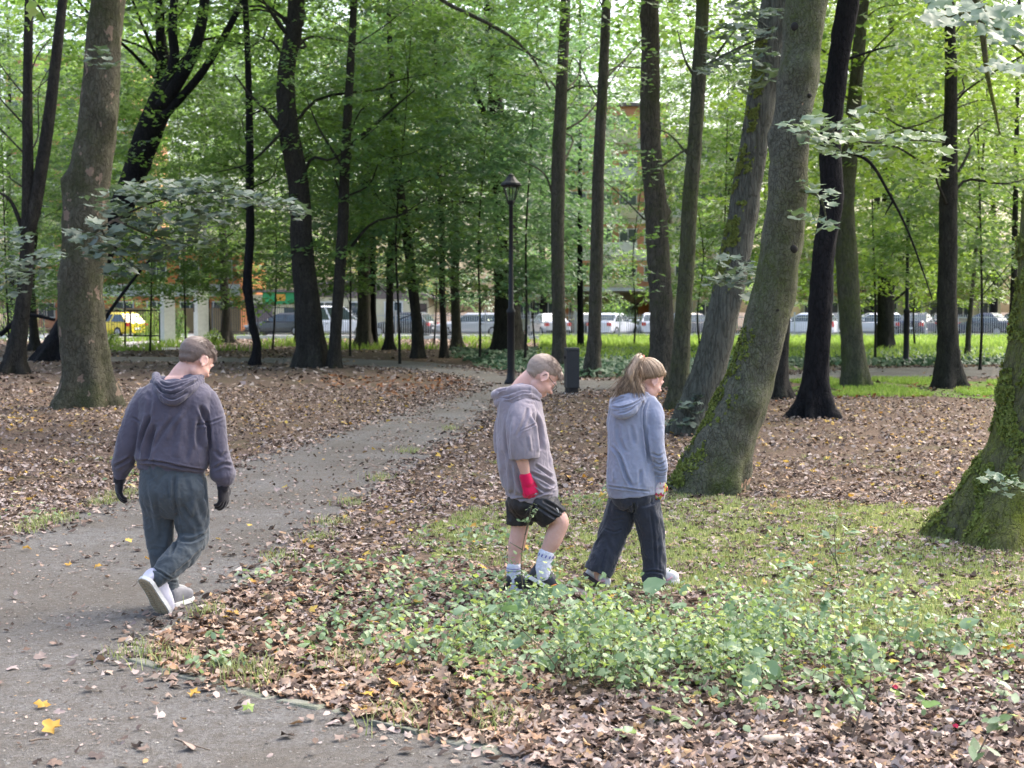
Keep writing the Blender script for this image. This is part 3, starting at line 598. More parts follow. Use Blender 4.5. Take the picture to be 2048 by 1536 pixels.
tree('t4', "slim dark leaning stem just right of the leftmost tree", [(72, 702, 22), (66, 640, 17), (62, 560, 16), (70, 470, 12), (85, 380, 10)], leaf='mid', crown=dict(bias=(-.3, .8), h0=5, h1=14, R=4, ns=100, nl=57, size=0.198), seed=5)
tree('t5', "short dark trunk between the gate pillars and the curved thin tree", [(452, 686, 24), (452, 620, 19), (448, 560, 18), (446, 480, 16), (440, 380, 14)], leaf='deep', crown=dict(h0=3.8, h1=15, R=5.5, ns=190, nl=65, size=0.198), seed=6)
tree('t6', "thin curved black stem standing alone left of the big dark trunk", [(510, 730, 22), (514, 690, 17), (503, 640, 16), (495, 560, 17), (500, 480, 17), (500, 400, 16), (499, 250, 14), (495, 100, 12), (490, 0, 11)], mat=B_black, leaf='deep', crown=dict(h0=5.5, h1=13, R=3.4, ns=110, nl=57, size=0.158, bias=(0, .5)), seed=7, flare=.4)
D7 = dist(735)
tree('t7', "massive near black trunk that bends left above its base beside the path", [(622, 735, 66), (622, 690, 58), (614, 600, 52), (604, 500, 46), (600, 400, 43), (590, 330, 42), (576, 250, 40), (572, 150, 36), (588, 60, 34), (592, 0, 32)], mat=B_dark, leaf='deep', crown=dict(h0=6.0, h1=14, R=4.5, ns=130, nl=65, size=0.158, bias=(0, .35)), flare=.5, seed=8, knobs=4,
  extra=[branchpx([(590, 300), (540, 230), (500, 190), (470, 150)], D7, .08), branchpx([(575, 250), (530, 300), (490, 330), (430, 345)], D7 - .6, .05)])
tree('t8', "tall slim trunk with a mossy foot touching the massive black trunk", [(668, 736, 30), (672, 660, 24), (679, 560, 23), (686, 450, 23), (690, 330, 20), (697, 200, 17), (704, 80, 15), (708, 0, 14)], mat=B_dark, leaf='deep', crown=dict(h0=6.2, h1=14, R=3.6, ns=110, nl=61, size=0.158, bias=(.2, .4)), seed=9, flare=.4,
  extra=[branchpx([(690, 300), (760, 240), (800, 205), (830, 180)], D7, .06), branchpx([(683, 520), (740, 450), (800, 430), (850, 400)], D7, .05), branchpx([(690, 340), (640, 260), (610, 190)], D7 - 1, .045)])
tree('t9', "thin dark pole of a tree left of the bent black trunk near the fence", [(594, 690, 12), (594, 640, 10), (592, 560, 9), (590, 450, 8)], leaf='mid', crown=dict(h0=4.5, h1=14, R=4, ns=90, nl=57, size=0.211), seed=10, flare=.3)
tree('t10', "straight brown grey trunk in front of the low gabled house", [(726, 698, 32), (728, 620, 27), (728, 540, 26), (730, 440, 24), (733, 300, 22), (735, 100, 18)], mat=B_grey, leaf='mid', crown=dict(h0=5.2, h1=16, R=5.5, ns=150, nl=65, size=0.198, bias=(0, .3)), seed=11)
tree('t11', "black slim trunk pressed behind the brown grey one by the gabled house", [(749, 697, 16), (746, 620, 13), (745, 520, 12), (748, 400, 11), (752, 250, 10)], mat=B_black, leaf='deep', crown=dict(h0=5.5, h1=14, R=4, ns=90, nl=57, size=0.198), seed=12, flare=.5)
tree('t12', "slim upright dark trunk before the black parked car", [(779, 700, 19), (779, 620, 15), (781, 520, 14), (785, 400, 13), (782, 280, 12)], leaf='deep', crown=dict(h0=4.6, h1=13, R=4.5, ns=120, nl=61, size=0.198), seed=13)
tree('t13', "dark trunk with a kink leaning left over the black car's bonnet", [(837, 717, 28), (834, 650, 22), (825, 570, 20), (815, 480, 19), (800, 380, 17), (790, 300, 15), (785, 200, 13)], leaf='blue', crown=dict(h0=4.0, h1=12.5, R=4.8, ns=170, nl=65, size=0.185, bias=(.1, .3)), seed=14, flare=.5)
tree('t14', "thin dark trunk left of the silver estate car's wheel", [(888, 716, 18), (887, 650, 14), (884, 580, 13), (884, 480, 12), (880, 380, 10)], leaf='blue', crown=dict(h0=3.4, h1=11, R=4.6, ns=170, nl=65, size=0.185, bias=(.1, .2)), seed=15, flare=.4)
tree('t15', "brownish trunk in front of the silver estate car", [(913, 699, 22), (912, 640, 18), (910, 560, 17), (912, 440, 16)], mat=B_grey, leaf='blue', crown=dict(h0=4.0, h1=13, R=5, ns=170, nl=65, size=0.198), seed=16)
D16 = dist(708)
tree('t16', "broad double trunk standing right behind the black lamp post", [(1018, 709, 72), (1016, 660, 56), (1014, 580, 52), (1012, 480, 50), (1008, 380, 46), (1000, 300, 34)], mat=B_dark, leaf='blue', crown=dict(h0=5.5, h1=14, bias=(-.35, .4), R=4.4, ns=160, nl=65, size=0.185), seed=17, flare=.35, lobes=4,
  extra=[branchpx([(1002, 330), (980, 260), (955, 190), (940, 120)], D16, .16, .08), branchpx([(1004, 320), (990, 240), (985, 160), (990, 60)], D16, .14, .08), branchpx([(1000, 300), (1060, 220), (1100, 140)], D16, .1)])
D17 = dist(741)
tree('t17', "straight grey brown trunk just left of the black waste bin", [(1119, 741, 34), (1118, 660, 27), (1116, 560, 26), (1115, 440, 27), (1117, 320, 27), (1122, 200, 24), (1128, 80, 21), (1131, 0, 20)], mat=B_grey, leaf='mid', crown=dict(h0=7.5, h1=14, R=3.2, ns=70, nl=57, size=0.158, bias=(0, .5)), seed=18, flare=.35,
  extra=[branchpx([(1100, 180), (1060, 110), (1000, 60), (900, 10), (860, -20)], D17, .025, .07), branchpx([(1112, 420), (1090, 350), (1040, 320)], D17, .04)])
tree('t18', "straight grey brown trunk just right of the black waste bin", [(1183, 753, 36), (1188, 680, 27), (1192, 560, 26), (1195, 440, 25), (1197, 330, 23), (1204, 200, 21), (1210, 80, 19), (1213, 0, 18)], mat=B_grey, leaf='mid', crown=dict(h0=7.5, h1=14, R=3.0, ns=70, nl=57, size=0.158, bias=(0, .5)), seed=19, flare=.5)
tree('t19', "thin black stem seen between the two trunks beside the bin", [(1161, 703, 14), (1161, 640, 12), (1160, 540, 11), (1160, 420, 9)], mat=B_black, leaf='blue', crown=dict(bias=(-.5, .2), h0=4.6, h1=13, R=3.2, ns=100, nl=65, size=0.198), seed=20, flare=.3)
D20 = dist(775)
tree('t20', "big rough dark trunk behind the girl with the ponytail", [(1322, 775, 60), (1324, 690, 50), (1322, 600, 47), (1316, 500, 46), (1311, 400, 45), (1302, 300, 42), (1300, 200, 40), (1301, 100, 37), (1300, 0, 35)], mat=B_grey, leaf='deep', crown=dict(h0=8, h1=14, R=3.5, ns=80, nl=57, size=0.158, bias=(0, .4)), seed=21, flare=.4, n=26, knobs=6,
  extra=[branchpx([(1290, 440), (1230, 380), (1190, 350)], D20, .02), branchpx([(1300, 350), (1370, 300), (1400, 290)], D20 - .3, .03)])
D21 = dist(822)
tree('t21', "greenish slim trunk right beside the rough dark one", [(1352, 822, 42), (1360, 740, 36), (1366, 640, 32), (1374, 520, 30), (1380, 400, 30), (1390, 280, 28), (1398, 150, 27), (1406, 0, 24)], mat=B_green, leaf='mid', crown=HI(8, 3, 40, 50, .22), seed=22, flare=.4,
  extra=[branchpx([(1405, 150), (1440, 100), (1470, 60)], D21, .035), branchpx([(1385, 320), (1340, 270), (1300, 255)], D21, .02), branchpx([(1400, 170), (1370, 120), (1355, 60)], D21, .03)])
tree('t22', "large purple grey leaning trunk with a bright green strip of moss", [(1378, 868, 84), (1405, 780, 68), (1428, 700, 62), (1452, 600, 60), (1472, 500, 58), (1490, 400, 56), (1506, 300, 54), (1524, 200, 56), (1540, 100, 58), (1555, 0, 58)], mat=B_strip, leaf='deep', crown=HI(8, 4, 60, 50, .25), seed=23, flare=.45, n=28)
tree('t23', "giant leaning olive green trunk with flaking tan spots right of the girl", [(1412, 982, 150), (1442, 900, 122), (1478, 817, 108), (1508, 740, 96), (1532, 650, 90), (1556, 540, 86), (1572, 420, 84), (1580, 300, 80), (1594, 167, 78), (1604, 80, 82), (1615, 0, 84)], mat=B_olive, leaf='mid', crown=HI(8.5, 3.2, 40, 45, .22, bias=(.3, .6)), seed=24, flare=.25, n=40, knobs=6)
D24 = dist(836)
tree('t24', "pitch black upright trunk with spread roots right of the giant olive trunk", [(1632, 836, 62), (1632, 760, 50), (1638, 660, 46), (1642, 600, 45), (1648, 500, 42), (1664, 400, 44), (1660, 300, 42), (1668, 200, 40), (1680, 100, 40), (1697, 0, 42)], mat=B_black, leaf='lime', crown=HI(7.5, 4, 60, 50, .25), seed=25, flare=1.0, n=28,
  extra=[branchpx([(1690, 300), (1740, 325), (1780, 390), (1815, 460), (1845, 540), (1865, 600)], D24 + .4, .032, .008), branchpx([(1787, 400), (1775, 420), (1770, 430)], D24 + .4, .02), branchpx([(1690, 120), (1750, 100), (1790, 90)], D24, .025)])
tree('t25', "dark trunk with a flared foot half hidden behind the giant olive trunk", [(1552, 797, 44), (1558, 740, 34), (1564, 660, 30), (1570, 560, 28), (1580, 450, 26)], mat=B_dark, leaf='mid', crown=HI(7.5, 4, 60, 60, .2), seed=26, flare=.9)
tree('t26', "sturdy grey trunk leaning left between the black trunk and the far lawn", [(1712, 776, 52), (1706, 700, 44), (1698, 600, 42), (1692, 500, 40), (1690, 400, 36), (1700, 300, 30)], mat=B_green, leaf='lime', crown=dict(h0=4.2, h1=12, R=4, ns=130, nl=61, size=0.172, bias=(.1, .3)), seed=27, flare=.5)
tree('t27', "short wide dark trunk standing on the far bright grass", [(1771, 706, 38), (1771, 670, 34), (1772, 600, 33), (1774, 500, 30)], mat=B_dark, leaf='lime', crown=dict(h0=2.7, h1=14, R=5.5, ns=210, nl=69, size=0.198, bias=(.1, .2)), seed=28, flare=.4)
tree('t28', "tall dark trunk with flared foot on the leafy ground at the right", [(1899, 776, 62), (1896, 700, 44), (1894, 600, 41), (1896, 500, 38), (1897, 400, 36), (1900, 280, 30), (1902, 150, 25), (1900, 60, 22)], mat=B_dark, leaf='lime', crown=dict(h0=4.5, h1=12, R=4, ns=130, nl=61, size=0.158, bias=(.1, .5)), seed=29, flare=.55)
tree('t29', "thin dark stem near the right edge behind the mossy trunk", [(2022, 735, 18), (2024, 660, 14), (2028, 560, 12), (2030, 450, 11)], mat=B_dark, leaf='mid', crown=dict(h0=2.9, h1=12, R=4.6, ns=150, nl=65, size=0.172), seed=30, flare=.3)
tree('t30', "small thin tree right of the tall flared trunk", [(1934, 722, 14), (1937, 670, 11), (1943, 600, 9), (1950, 520, 8)], mat=B_grey, leaf='lime', crown=dict(h0=2.9, h1=9, R=3.2, ns=90, nl=57, size=0.172), seed=31, flare=.3)
D31 = dist(1078)
tree('t31', "huge mossy trunk cut off by the right edge of the view", [(1990, 1078, 230), (2030, 980, 180), (2062, 880, 150), (2080, 760, 136), (2094, 620, 124), (2105, 450, 116), (2120, 250, 108), (2140, 0, 100)], mat=B_moss, leaf='mid', crown=HI(7, 2.6, 30, 40, .2, bias=(.6, .5)), seed=32, flare=.42, lobes=4, n=44, knobs=6)

# younger trees filling the understorey
US = [(20, 712, 'deep'), (300, 706, 'deep'), (372, 703, 'deep'), (545, 700, 'deep'), (700, 712, 'mid'), (800, 728, 'mid'), (868, 690, 'blue'), (960, 724, 'blue'), (1070, 696, 'blue'), (1050, 728, 'blue'), (1120, 700, 'blue'), (1400, 700, 'mid'), (1450, 712, 'mid'), (1540, 700, 'mid'), (1640, 712, 'lime'), (1750, 728, 'lime'), (1830, 700, 'lime'), (1960, 740, 'mid'), (250, 697, 'mid'), (150, 690, 'mid'), (1268, 698, 'mid')]
USL = ["behind the slim forked tree at the left edge", "beside the left gate pillar", "between the gate pillars", "just left of the massive bent trunk", "between the mossy footed trunk and the gabled house", "in front of the black parked car", "by the silver estate car", "left of the lamp post", "above the silver saloon car", "right of the lamp post", "between the two straight trunks beside the bin", "before the pale yellow building", "behind the purple grey leaning trunk", "behind the giant olive trunk", "behind the pitch black trunk", "left of the short wide trunk on the grass", "behind the far small lamp post", "by the right edge behind the lawn", "right of the thick brown trunk", "far behind the thick brown trunk", "before the tall salmon building"]
for i, ((x, y, lf), lb) in enumerate(zip(US, USL)):
    D = dist(y); s = FPX / D; h = 1.8 + (i * 37 % 10) * .09; wpx = .07 * s
    dense = .5 if 1000 < x < 1500 else 1.0
    tree('u%d' % i, "slender young leafy tree " + lb, [(x, y, wpx * 1.3), (x + (i * 7 % 11) - 5, y - s * 1.6, wpx), (x + (i * 13 % 21) - 10, y - s * 4, wpx * .8), (x + (i * 17 % 31) - 15, y - s * 7, wpx * .5)], D=D, mat=B_dark, leaf=lf,
      crown=dict(h0=h, h1=11.5, R=2.7 if 1000 < x < 1500 else 3.9, ns=int(185 * dense), nl=65, size=0.178, rs=.8, gap=.0), group=None, seed=50 + i, flare=.4, name="young_tree", knobs=0, n=10)

# tall row beyond the parked cars: four built, the rest copies
def far_tree(i, lf, lab, loc):
    root = empty("broadleaf_tree", (0, 0, 0), lab, "tree", "trees in the row beyond the road"); q = np.array([[0, 0, 0], [.1, 0, 4], [-.1, .2, 10], [.2, 0, 18], [.1, 0, 26.]]); r = np.array([.28, .22, .18, .12, .05])
    LV, lbm = crown_geo(q, r, 2.3 + i * .2, 28, 6.3, 520, 66, .24, 900 + i, gap=-.25, rs=1.15, limbs=.1)
    mb = MB(); mb.add(*trunk_geo(q, r, 40 + i, .5, 5, 10)); mb.add(*lbm.arrays()); mb.build("trunk", B_dark, root, True); add_mesh("crown", *LV, LEAF[lf], root); root.location = loc; return root
def copy_tree(o, loc, rz, sc, lab):
    c = o.copy(); COL.objects.link(c); c.location = loc; c.rotation_euler = (0, 0, rz); c.scale = (sc, sc, sc); c['label'] = lab
    for ch in o.children: d = ch.copy(); COL.objects.link(d); d.parent = c
    return c
FT = [(-38, 108), (-31, 122), (-24, 112), (-16.5, 109), (-10, 121), (-4.5, 110), (2.5, 117), (16.5, 108), (21.5, 113), (27, 106), (32, 114), (36.5, 108), (41, 116), (-44, 118), (14, 146), (5, 148), (-14, 142), (-28, 140), (28, 142), (40, 138)]
FK = ['mid', 'lime', 'blue', 'gold']; fl = ["dark leaved broad tree rising beyond the parked cars", "yellow green broad tree rising beyond the parked cars", "blue green broad tree rising beyond the parked cars", "golden tinged broad tree rising beyond the parked cars"]
KIND = [1, 0, 1, 0, 3, 0, 2, 1, 1, 0, 1, 1, 0, 0, 2, 0, 1, 0, 1, 0]; first = {}
FL = ["at the far left edge behind the slim forked trunks", "right of the yellow car behind the gate", "above the right concrete gate pillar", "over the green fronted kiosk", "behind the gabled house", "over the silver estate car", "just right of the lamp post head", "between the pale yellow building and the leaning trunks", "behind the giant olive trunk", "left of the short wide trunk's crown", "behind the distant slim lamp post", "near the right edge behind the huge mossy trunk", "last at the right edge", "hidden deepest at the left edge", "behind the roof of the salmon block", "far behind the trunks beside the bin", "farthest one over the black car", "far behind the thin curved stem", "deep behind the pitch black trunk", "deep behind the tall flared trunk"]
for i, ((x, y), k) in enumerate(zip(FT, KIND)):
    lb = ["dark green", "yellow green", "blue green", "golden tinged"][k] + " broad tree " + FL[i]
    if k not in first: first[k] = far_tree(k, FK[k], lb, (x, y, 0))
    else: copy_tree(first[k], (x, y, 0), i * 1.7, .85 + (i * 7 % 5) * .08, lb)

M_mt = leafm("moss_tuft", [(.11, .14, .03), (.18, .22, .05), (.25, .28, .08), (.07, .09, .03)], .25, .7, spec=.1)
def moss_tufts(key, z0, z1, ang, spread, n, size, seed):
    root, q, r, D = TREES[key]; tr = [c for c in root.children if c.name.startswith('trunk')][0]; m = tr.data; V = np.empty(len(m.vertices) * 3); m.vertices.foreach_get('co', V); V = V.reshape(-1, 3); Nn = np.empty(len(m.vertices) * 3); m.vertices.foreach_get('normal', Nn); Nn = Nn.reshape(-1, 3)
    rg = np.random.default_rng(seed); a = np.arctan2(Nn[:, 1], Nn[:, 0]); da = np.abs((a - ang + math.pi) % (2 * math.pi) - math.pi); ok = np.where((V[:, 2] > z0) & (V[:, 2] < z1) & (da < spread))[0]
    E = np.array([tuple(e.vertices) for e in m.edges]); inn = np.isin(E, ok).all(1); E = E[inn]; pick = E[rg.integers(0, len(E), n)]; pick2 = E[rg.integers(0, len(E), n)]; t = rg.random((n, 1)); C = V[pick[:, 0]] * (1 - t) + V[pick[:, 1]] * t; N = Nn[pick[:, 0]]
    C = C + rg.normal(0, .02, C.shape) ; C -= N * np.sum((C - V[pick[:, 0]]) * N, 1)[:, None] * .85; k = wav(C, .35, seed) + .5 * wav(C, .12, seed + 1) > -.1; C = C[k] + N[k] * size * .25; N = N[k]
    add_mesh("moss", *leaf_quads(C + np.array(root.location), N + rg.normal(0, .7, N.shape), size, seed + 2, .7), M_mt, root)
moss_tufts('t31', 0, 3.2, math.pi * 1.08, .75, 9000, .034, 71); moss_tufts('t23', 0, 1.5, math.pi * 1.1, .7, 5500, .032, 72); moss_tufts('t22', 1.9, 5.2, -2.35, .5, 16000, .035, 75)
M_knot = simple('knot_dark', (.02, .018, .014), .95)
for i, (x, y, w_) in enumerate([(1586, 60, 12), (1606, 120, 8), (1596, 172, 9), (1578, 500, 11), (1612, 196, 6), (1545, 620, 7)]):
    _r0 = TREES['t23']; zk = P(x, y, _r0[3])[2]; ax0 = np.array([np.interp(zk, _r0[1][:, 2], _r0[1][:, 0]), np.interp(zk, _r0[1][:, 2], _r0[1][:, 1])]); rk = np.interp(zk, _r0[1][:, 2], _r0[2]); dx = np.clip((P(x, y, _r0[3])[0] - ax0[0]) / rk, -.9, .9); add_mesh('knot', *ell((ax0[0] + dx * rk * .96, ax0[1] - math.sqrt(1 - dx * dx) * rk * .96, zk), (w_ / 220, .03, w_ / 260), n=12), M_knot, _r0[0], True)
# ------------------------------------------------------------------ near leafy branches (parts of their trees)
def leafy(parent, D, blobs, mat, size, seed, twigs=(), bmat=B_dark, tiltdown=.16, shape=LOBED, dep=.5, r0=.02):
    r = np.random.default_rng(seed); Cs = []
    for (x, y, rx, ry, n) in blobs:
        a = r.uniform(0, 6.28, n); rr = np.sqrt(r.random(n)); px = x + np.cos(a) * rr * rx; py = y + np.sin(a) * rr * ry
        Cs += [P(u, v, D + r.normal(0, dep)) for u, v in zip(px, py)]
    C = np.array(Cs); n = len(C); N = np.column_stack([r.normal(0, .2, n), r.normal(-tiltdown, .22, n), np.ones(n)])
    bs = [add_mesh("branch", *branchpx(t, D, r0, r0 * .25, n=6), bmat, parent, True) for t in twigs]; b = bs[0]
    add_mesh("foliage", *leaf_shape(shape, C, N, size, seed + 1, .3), mat, b)
T = lambda k: TREES[k][0]
leafy(T('t1'), 19.5, [(230, 400, 60, 28, 45), (310, 380, 70, 24, 70), (400, 375, 70, 20, 70), (480, 395, 60, 16, 55), (550, 410, 45, 12, 32), (600, 420, 16, 8, 8), (250, 450, 70, 32, 60), (340, 440, 80, 30, 70), (420, 430, 50, 22, 40), (220, 500, 55, 22, 42), (310, 500, 60, 22, 45), (390, 480, 45, 18, 26), (160, 470, 28, 14, 12), (250, 540, 50, 14, 20), (600, 432, 14, 6, 6)],
  L_near, .21, 301, [[(180, 470), (230, 440), (320, 400), (420, 385), (520, 400), (605, 418)], [(230, 440), (300, 470), (380, 490)], [(200, 455), (230, 500), (280, 540)]], B_brown)
leafy(T('t1'), 21, [(40, 530, 60, 26, 40), (20, 570, 40, 20, 22), (80, 560, 40, 16, 16), (190, 110, 30, 20, 14), (240, 130, 40, 18, 16), (20, 480, 40, 30, 24), (100, 510, 30, 14, 12)], L_near, .20, 303, [[(130, 500), (70, 520), (10, 540)]], B_brown)
leafy(T('t3'), 12, [(70, 22, 12, 20, 3), (88, 40, 10, 12, 2)], L_lime, .17, 305, [[(40, -20), (75, 10), (90, 35)]], tiltdown=1.6)
leafy(T('t23'), 12.2, [(1600, 255, 40, 16, 16), (1650, 240, 45, 14, 18), (1640, 275, 50, 18, 22), (1700, 262, 48, 18, 22), (1680, 300, 50, 14, 14), (1750, 275, 40, 16, 16), (1810, 280, 35, 12, 12), (1860, 275, 40, 10, 12), (1890, 300, 25, 10, 7), (1760, 310, 30, 12, 8), (1720, 225, 30, 8, 6)], L_pale, .15, 307, [[(1600, 230), (1660, 262), (1740, 285), (1820, 280), (1890, 285)], [(1660, 262), (1700, 235)], [(1700, 275), (1690, 305)]], B_olive)
leafy(T('t23'), 12.0, [(1620, 370, 26, 14, 8), (1650, 400, 22, 22, 10), (1640, 440, 24, 16, 9), (1600, 430, 20, 10, 6), (1660, 455, 14, 12, 5)], L_pale, .13, 309, [[(1600, 380), (1640, 395), (1655, 450)]], B_olive)
leafy(T('t22'), 17.5, [(1490, 20, 55, 18, 22), (1450, 60, 55, 18, 22), (1520, 70, 40, 20, 16), (1500, 110, 50, 22, 24), (1430, 125, 45, 16, 16), (1530, 150, 30, 20, 12), (1500, 175, 26, 12, 8), (1400, 140, 26, 8, 6), (1560, 25, 30, 14, 8)], L_near, .19, 311, [[(1545, 70), (1490, 90), (1430, 120), (1395, 140)], [(1540, 60), (1490, 20)]], B_strip)
leafy(T('t22'), 15.8, [(1465, 525, 34, 14, 14), (1480, 555, 36, 16, 16), (1455, 560, 34, 14, 12), (1500, 540, 22, 12, 8), (1430, 565, 22, 10, 6), (1490, 585, 20, 10, 6)], L_near, .16, 313, [[(1500, 520), (1470, 550), (1430, 570)]], B_strip)
leafy(T('t31'), 8.6, [(1870, 15, 30, 14, 10), (1920, 20, 34, 16, 12), (1890, 45, 30, 14, 8), (1960, 35, 36, 16, 12), (2010, 30, 30, 20, 10), (2030, 75, 20, 22, 7), (1985, 70, 24, 14, 7), (1975, 130, 16, 10, 3), (2020, 130, 24, 16, 6)], L_pale, .12, 315, [[(1930, -30), (1975, 30), (2010, 75), (2060, 120)], [(1975, 30), (1910, 30), (1860, 40)], [(1960, 20), (1968, 90), (1975, 150), (1990, 220), (2000, 270)]], B_moss, tiltdown=.9, r0=.022)
leafy(T('t31'), 9.2, [(1975, 950, 22, 8, 8), (2015, 958, 28, 12, 14), (2045, 975, 20, 12, 8), (2000, 985, 20, 8, 5)], L_pale, .075, 317, [[(2070, 990), (2020, 968), (1970, 950)]], B_moss, dep=.1, r0=.006)
leafy(T('t22'), 18.6, [(1372, 812, 28, 10, 14), (1385, 838, 22, 16, 14), (1350, 850, 20, 14, 8), (1400, 800, 14, 10, 6)], L_near, .14, 319, [[(1400, 850), (1375, 820), (1350, 805)]], B_strip, dep=.2)
leafy(T('t20'), 26.5, [(1300, 340, 40, 40, 30), (1290, 560, 40, 30, 24), (1320, 470, 30, 40, 18), (1390, 590, 40, 14, 16), (1290, 130, 30, 60, 30)], L_deep, .15, 321, [[(1310, 380), (1290, 340)]], B_grey)
# ================================================================== buildings, fence, cars
M_glass = simple("window_glass", (.05, .07, .08), .08, (.08, .10, .11), 3, spec=.9)
M_white = simple("white_render", (.70, .69, .66), .85, (.62, .61, .57), 3)
M_cream = simple("cream_render", (.62, .56, .38), .85, (.56, .50, .33), 3)
M_salm = simple("salmon_render", (.66, .30, .17), .85, (.60, .27, .15), 3)
M_oran = simple("orange_render", (.66, .24, .08), .85, (.60, .21, .07), 3)
M_tan = simple("tan_plinth", (.40, .27, .14), .9, (.34, .23, .12), 3)
M_roof = simple("roof_sheet", (.20, .16, .14), .8, (.14, .11, .10), 6, .4, 30)
M_dkwood = simple("dark_boards", (.07, .05, .045), .85, (.10, .075, .06), 5, .5, 30, stretch=(8, 1, .4))
M_conc = simple("pale_concrete", (.76, .75, .74), .9, (.62, .61, .6), 7, .4, 40)
M_iron = simple("black_iron", (.005, .0055, .008), .5, (.009, .009, .012), 9, spec=.3)
M_rail_lit = simple("railing_lit_pale", (.45, .46, .48), .6, (.38, .39, .4), 9)  # light caught by the pales put into a pale railing colour

def windows(root, x0, x1, y, z0, nf, fh, nw, w, h, frame, sill=.95, skip=(), yface=-1):
    for f in range(nf):
        for k in range(nw):
            if (f, k) in skip: continue
            cx = x0 + (x1 - x0) * (k + .5) / nw; cz = z0 + f * fh + sill + h / 2
            mb = MB(); t = .09
            for c, s in (((cx, y - .03, cz + h / 2), (w + 2 * t, .10, t)), ((cx, y - .03, cz - h / 2), (w + 2 * t, .10, t)), ((cx - w / 2, y - .03, cz), (t, .10, h - t)), ((cx + w / 2, y - .03, cz), (t, .10, h - t)), ((cx, y - .028, cz), (t * .8, .09, h - t))): mb.add(*box(c, s))
            fr = mb.build("window", frame, root); add_mesh("pane", *box((cx, y - .004, cz), (w - t, .02, h - t)), M_glass, fr)
def block(lab, cat, x0, x1, y0, y1, h, nf, nw, wall, band, plinth=None, balc=None, name="apartment_building", skip=(), roofm=None):
    root = empty(name, ((x0 + x1) / 2, (y0 + y1) / 2, 0), lab, cat)
    add_mesh("wall", *box(((x0 + x1) / 2, (y0 + y1) / 2, h / 2), (x1 - x0, y1 - y0, h)), wall, root)
    fh = h / nf; mb = MB()
    for f in range(1, nf): mb.add(*box(((x0 + x1) / 2, y0 - .02, f * fh), (x1 - x0 + .1, .05, fh * .30)))
    if mb.n: mb.build("facade_band", band, root)
    add_mesh("roof", *box(((x0 + x1) / 2, (y0 + y1) / 2, h + .15), (x1 - x0 + .6, y1 - y0 + .6, .3)), roofm or M_roof, root)
    if plinth: add_mesh("plinth", *box(((x0 + x1) / 2, y0 - .04, .9), (x1 - x0 + .12, .12, 1.8)), plinth, root)
    windows(root, x0, x1, y0, 0, nf, fh, nw, 1.5, 1.35, M_white, skip=skip)
    if balc:
        for bx in balc:
            for f in range(1, nf):
                mb = MB(); mb.add(*box((bx, y0 - .6, f * fh), (3.2, 1.2, .14))); mb.add(*box((bx, y0 - 1.17, f * fh + .57), (3.2, .06, 1.0))); mb.add(*box((bx - 1.57, y0 - .6, f * fh + .57), (.06, 1.1, 1.0))); mb.add(*box((bx + 1.57, y0 - .6, f * fh + .57), (.06, 1.1, 1.0)))
                mb.build("balcony", M_cream if f % 2 else M_white, root)
    return root
def wx(px, Y): return (px - 1024) / FPX * Y
# orange block at the left, its long facade behind the gate
block("long orange apartment block with tan base behind the gate pillars", "building", wx(150, 112), wx(480, 112), 112, 124, 6.4, 2, 5, M_oran, M_white, plinth=M_tan)
block("tall salmon and white block high behind the trees at the left", "building", wx(20, 136), wx(270, 136), 136, 150, 25.5, 8, 5, M_salm, M_white, balc=[wx(120, 136)])
block("tall salmon panelled block with pale bands beyond the lamp post", "building", wx(1130, 126), wx(1330, 126), 126, 140, 19.5, 6, 4, M_salm, M_white, balc=[wx(1235, 126)])
block("pale yellow block with white balconies beside the salmon block", "building", wx(1345, 124.5), wx(1475, 124.5), 124.5, 138, 17, 5, 3, M_cream, M_white, balc=[wx(1410, 124.5)])
block("low cream building with dark doorway behind the silver cars", "building", wx(1000, 118), wx(1125, 118), 118, 125, 5.4, 1, 4, M_cream, M_white)
block("pale two storey building glimpsed through the trees at the far right", "building", wx(1600, 122), wx(2000, 122), 122, 132, 6.2, 2, 8, M_cream, M_tan)
# projecting entrance with flat canopy in front of the salmon block
er = empty("entrance_porch", (wx(1245, 121), 121, 0), "flat roofed entrance porch with dark door and orange panel", "porch")
mb = MB(); mb.add(*box((wx(1150, 121), 121, 1.6), (.5, 5, 3.2))); mb.add(*box((wx(1318, 121), 121, 1.6), (.5, 5, 3.2))); mb.add(*box((wx(1234, 121), 124, 1.6), (6.6, .4, 3.2))); mb.build("wall", M_cream, er)
add_mesh("canopy", *box((wx(1234, 121), 120.8, 3.35), (8.2, 6.4, .28)), M_white, er)
add_mesh("door", *box((wx(1262, 121), 123.7, 1.15), (1.7, .12, 2.3)), M_dkwood, er); add_mesh("panel", *box((wx(1292, 121), 123.68, 1.5), (.9, .1, 1.3)), M_oran, er)
# low gabled house
hx0, hx1, hy = wx(640, 98) - 1.5, wx(868, 98), 98.0
hr = empty("gabled_house", ((hx0 + hx1) / 2, hy + 4, 0), "low cream house with grey brown gabled roof behind the black parked car", "house")
add_mesh("wall", *box(((hx0 + hx1) / 2, hy + 4, 1.35), (hx1 - hx0 - .8, 7.4, 2.7)), M_cream, hr)
xm = wx(770, 98); zt, ze = 3.75, 2.45
V = np.array([[hx0 - .2, hy - .2, 3.5], [xm, hy - .2, zt], [hx1 + .3, hy - .2, ze], [hx0 - .2, hy + 8, 3.5], [xm, hy + 8, zt], [hx1 + .3, hy + 8, ze]], float); V2 = V + [0, 0, -.16]
F = np.array([[0, 1, 4, 3], [1, 2, 5, 4], [6, 9, 10, 7], [7, 10, 11, 8], [0, 6, 7, 1], [1, 7, 8, 2], [0, 3, 9, 6], [2, 8, 11, 5]])
add_mesh("roof", np.vstack([V, V2]), F, M_roof, hr)
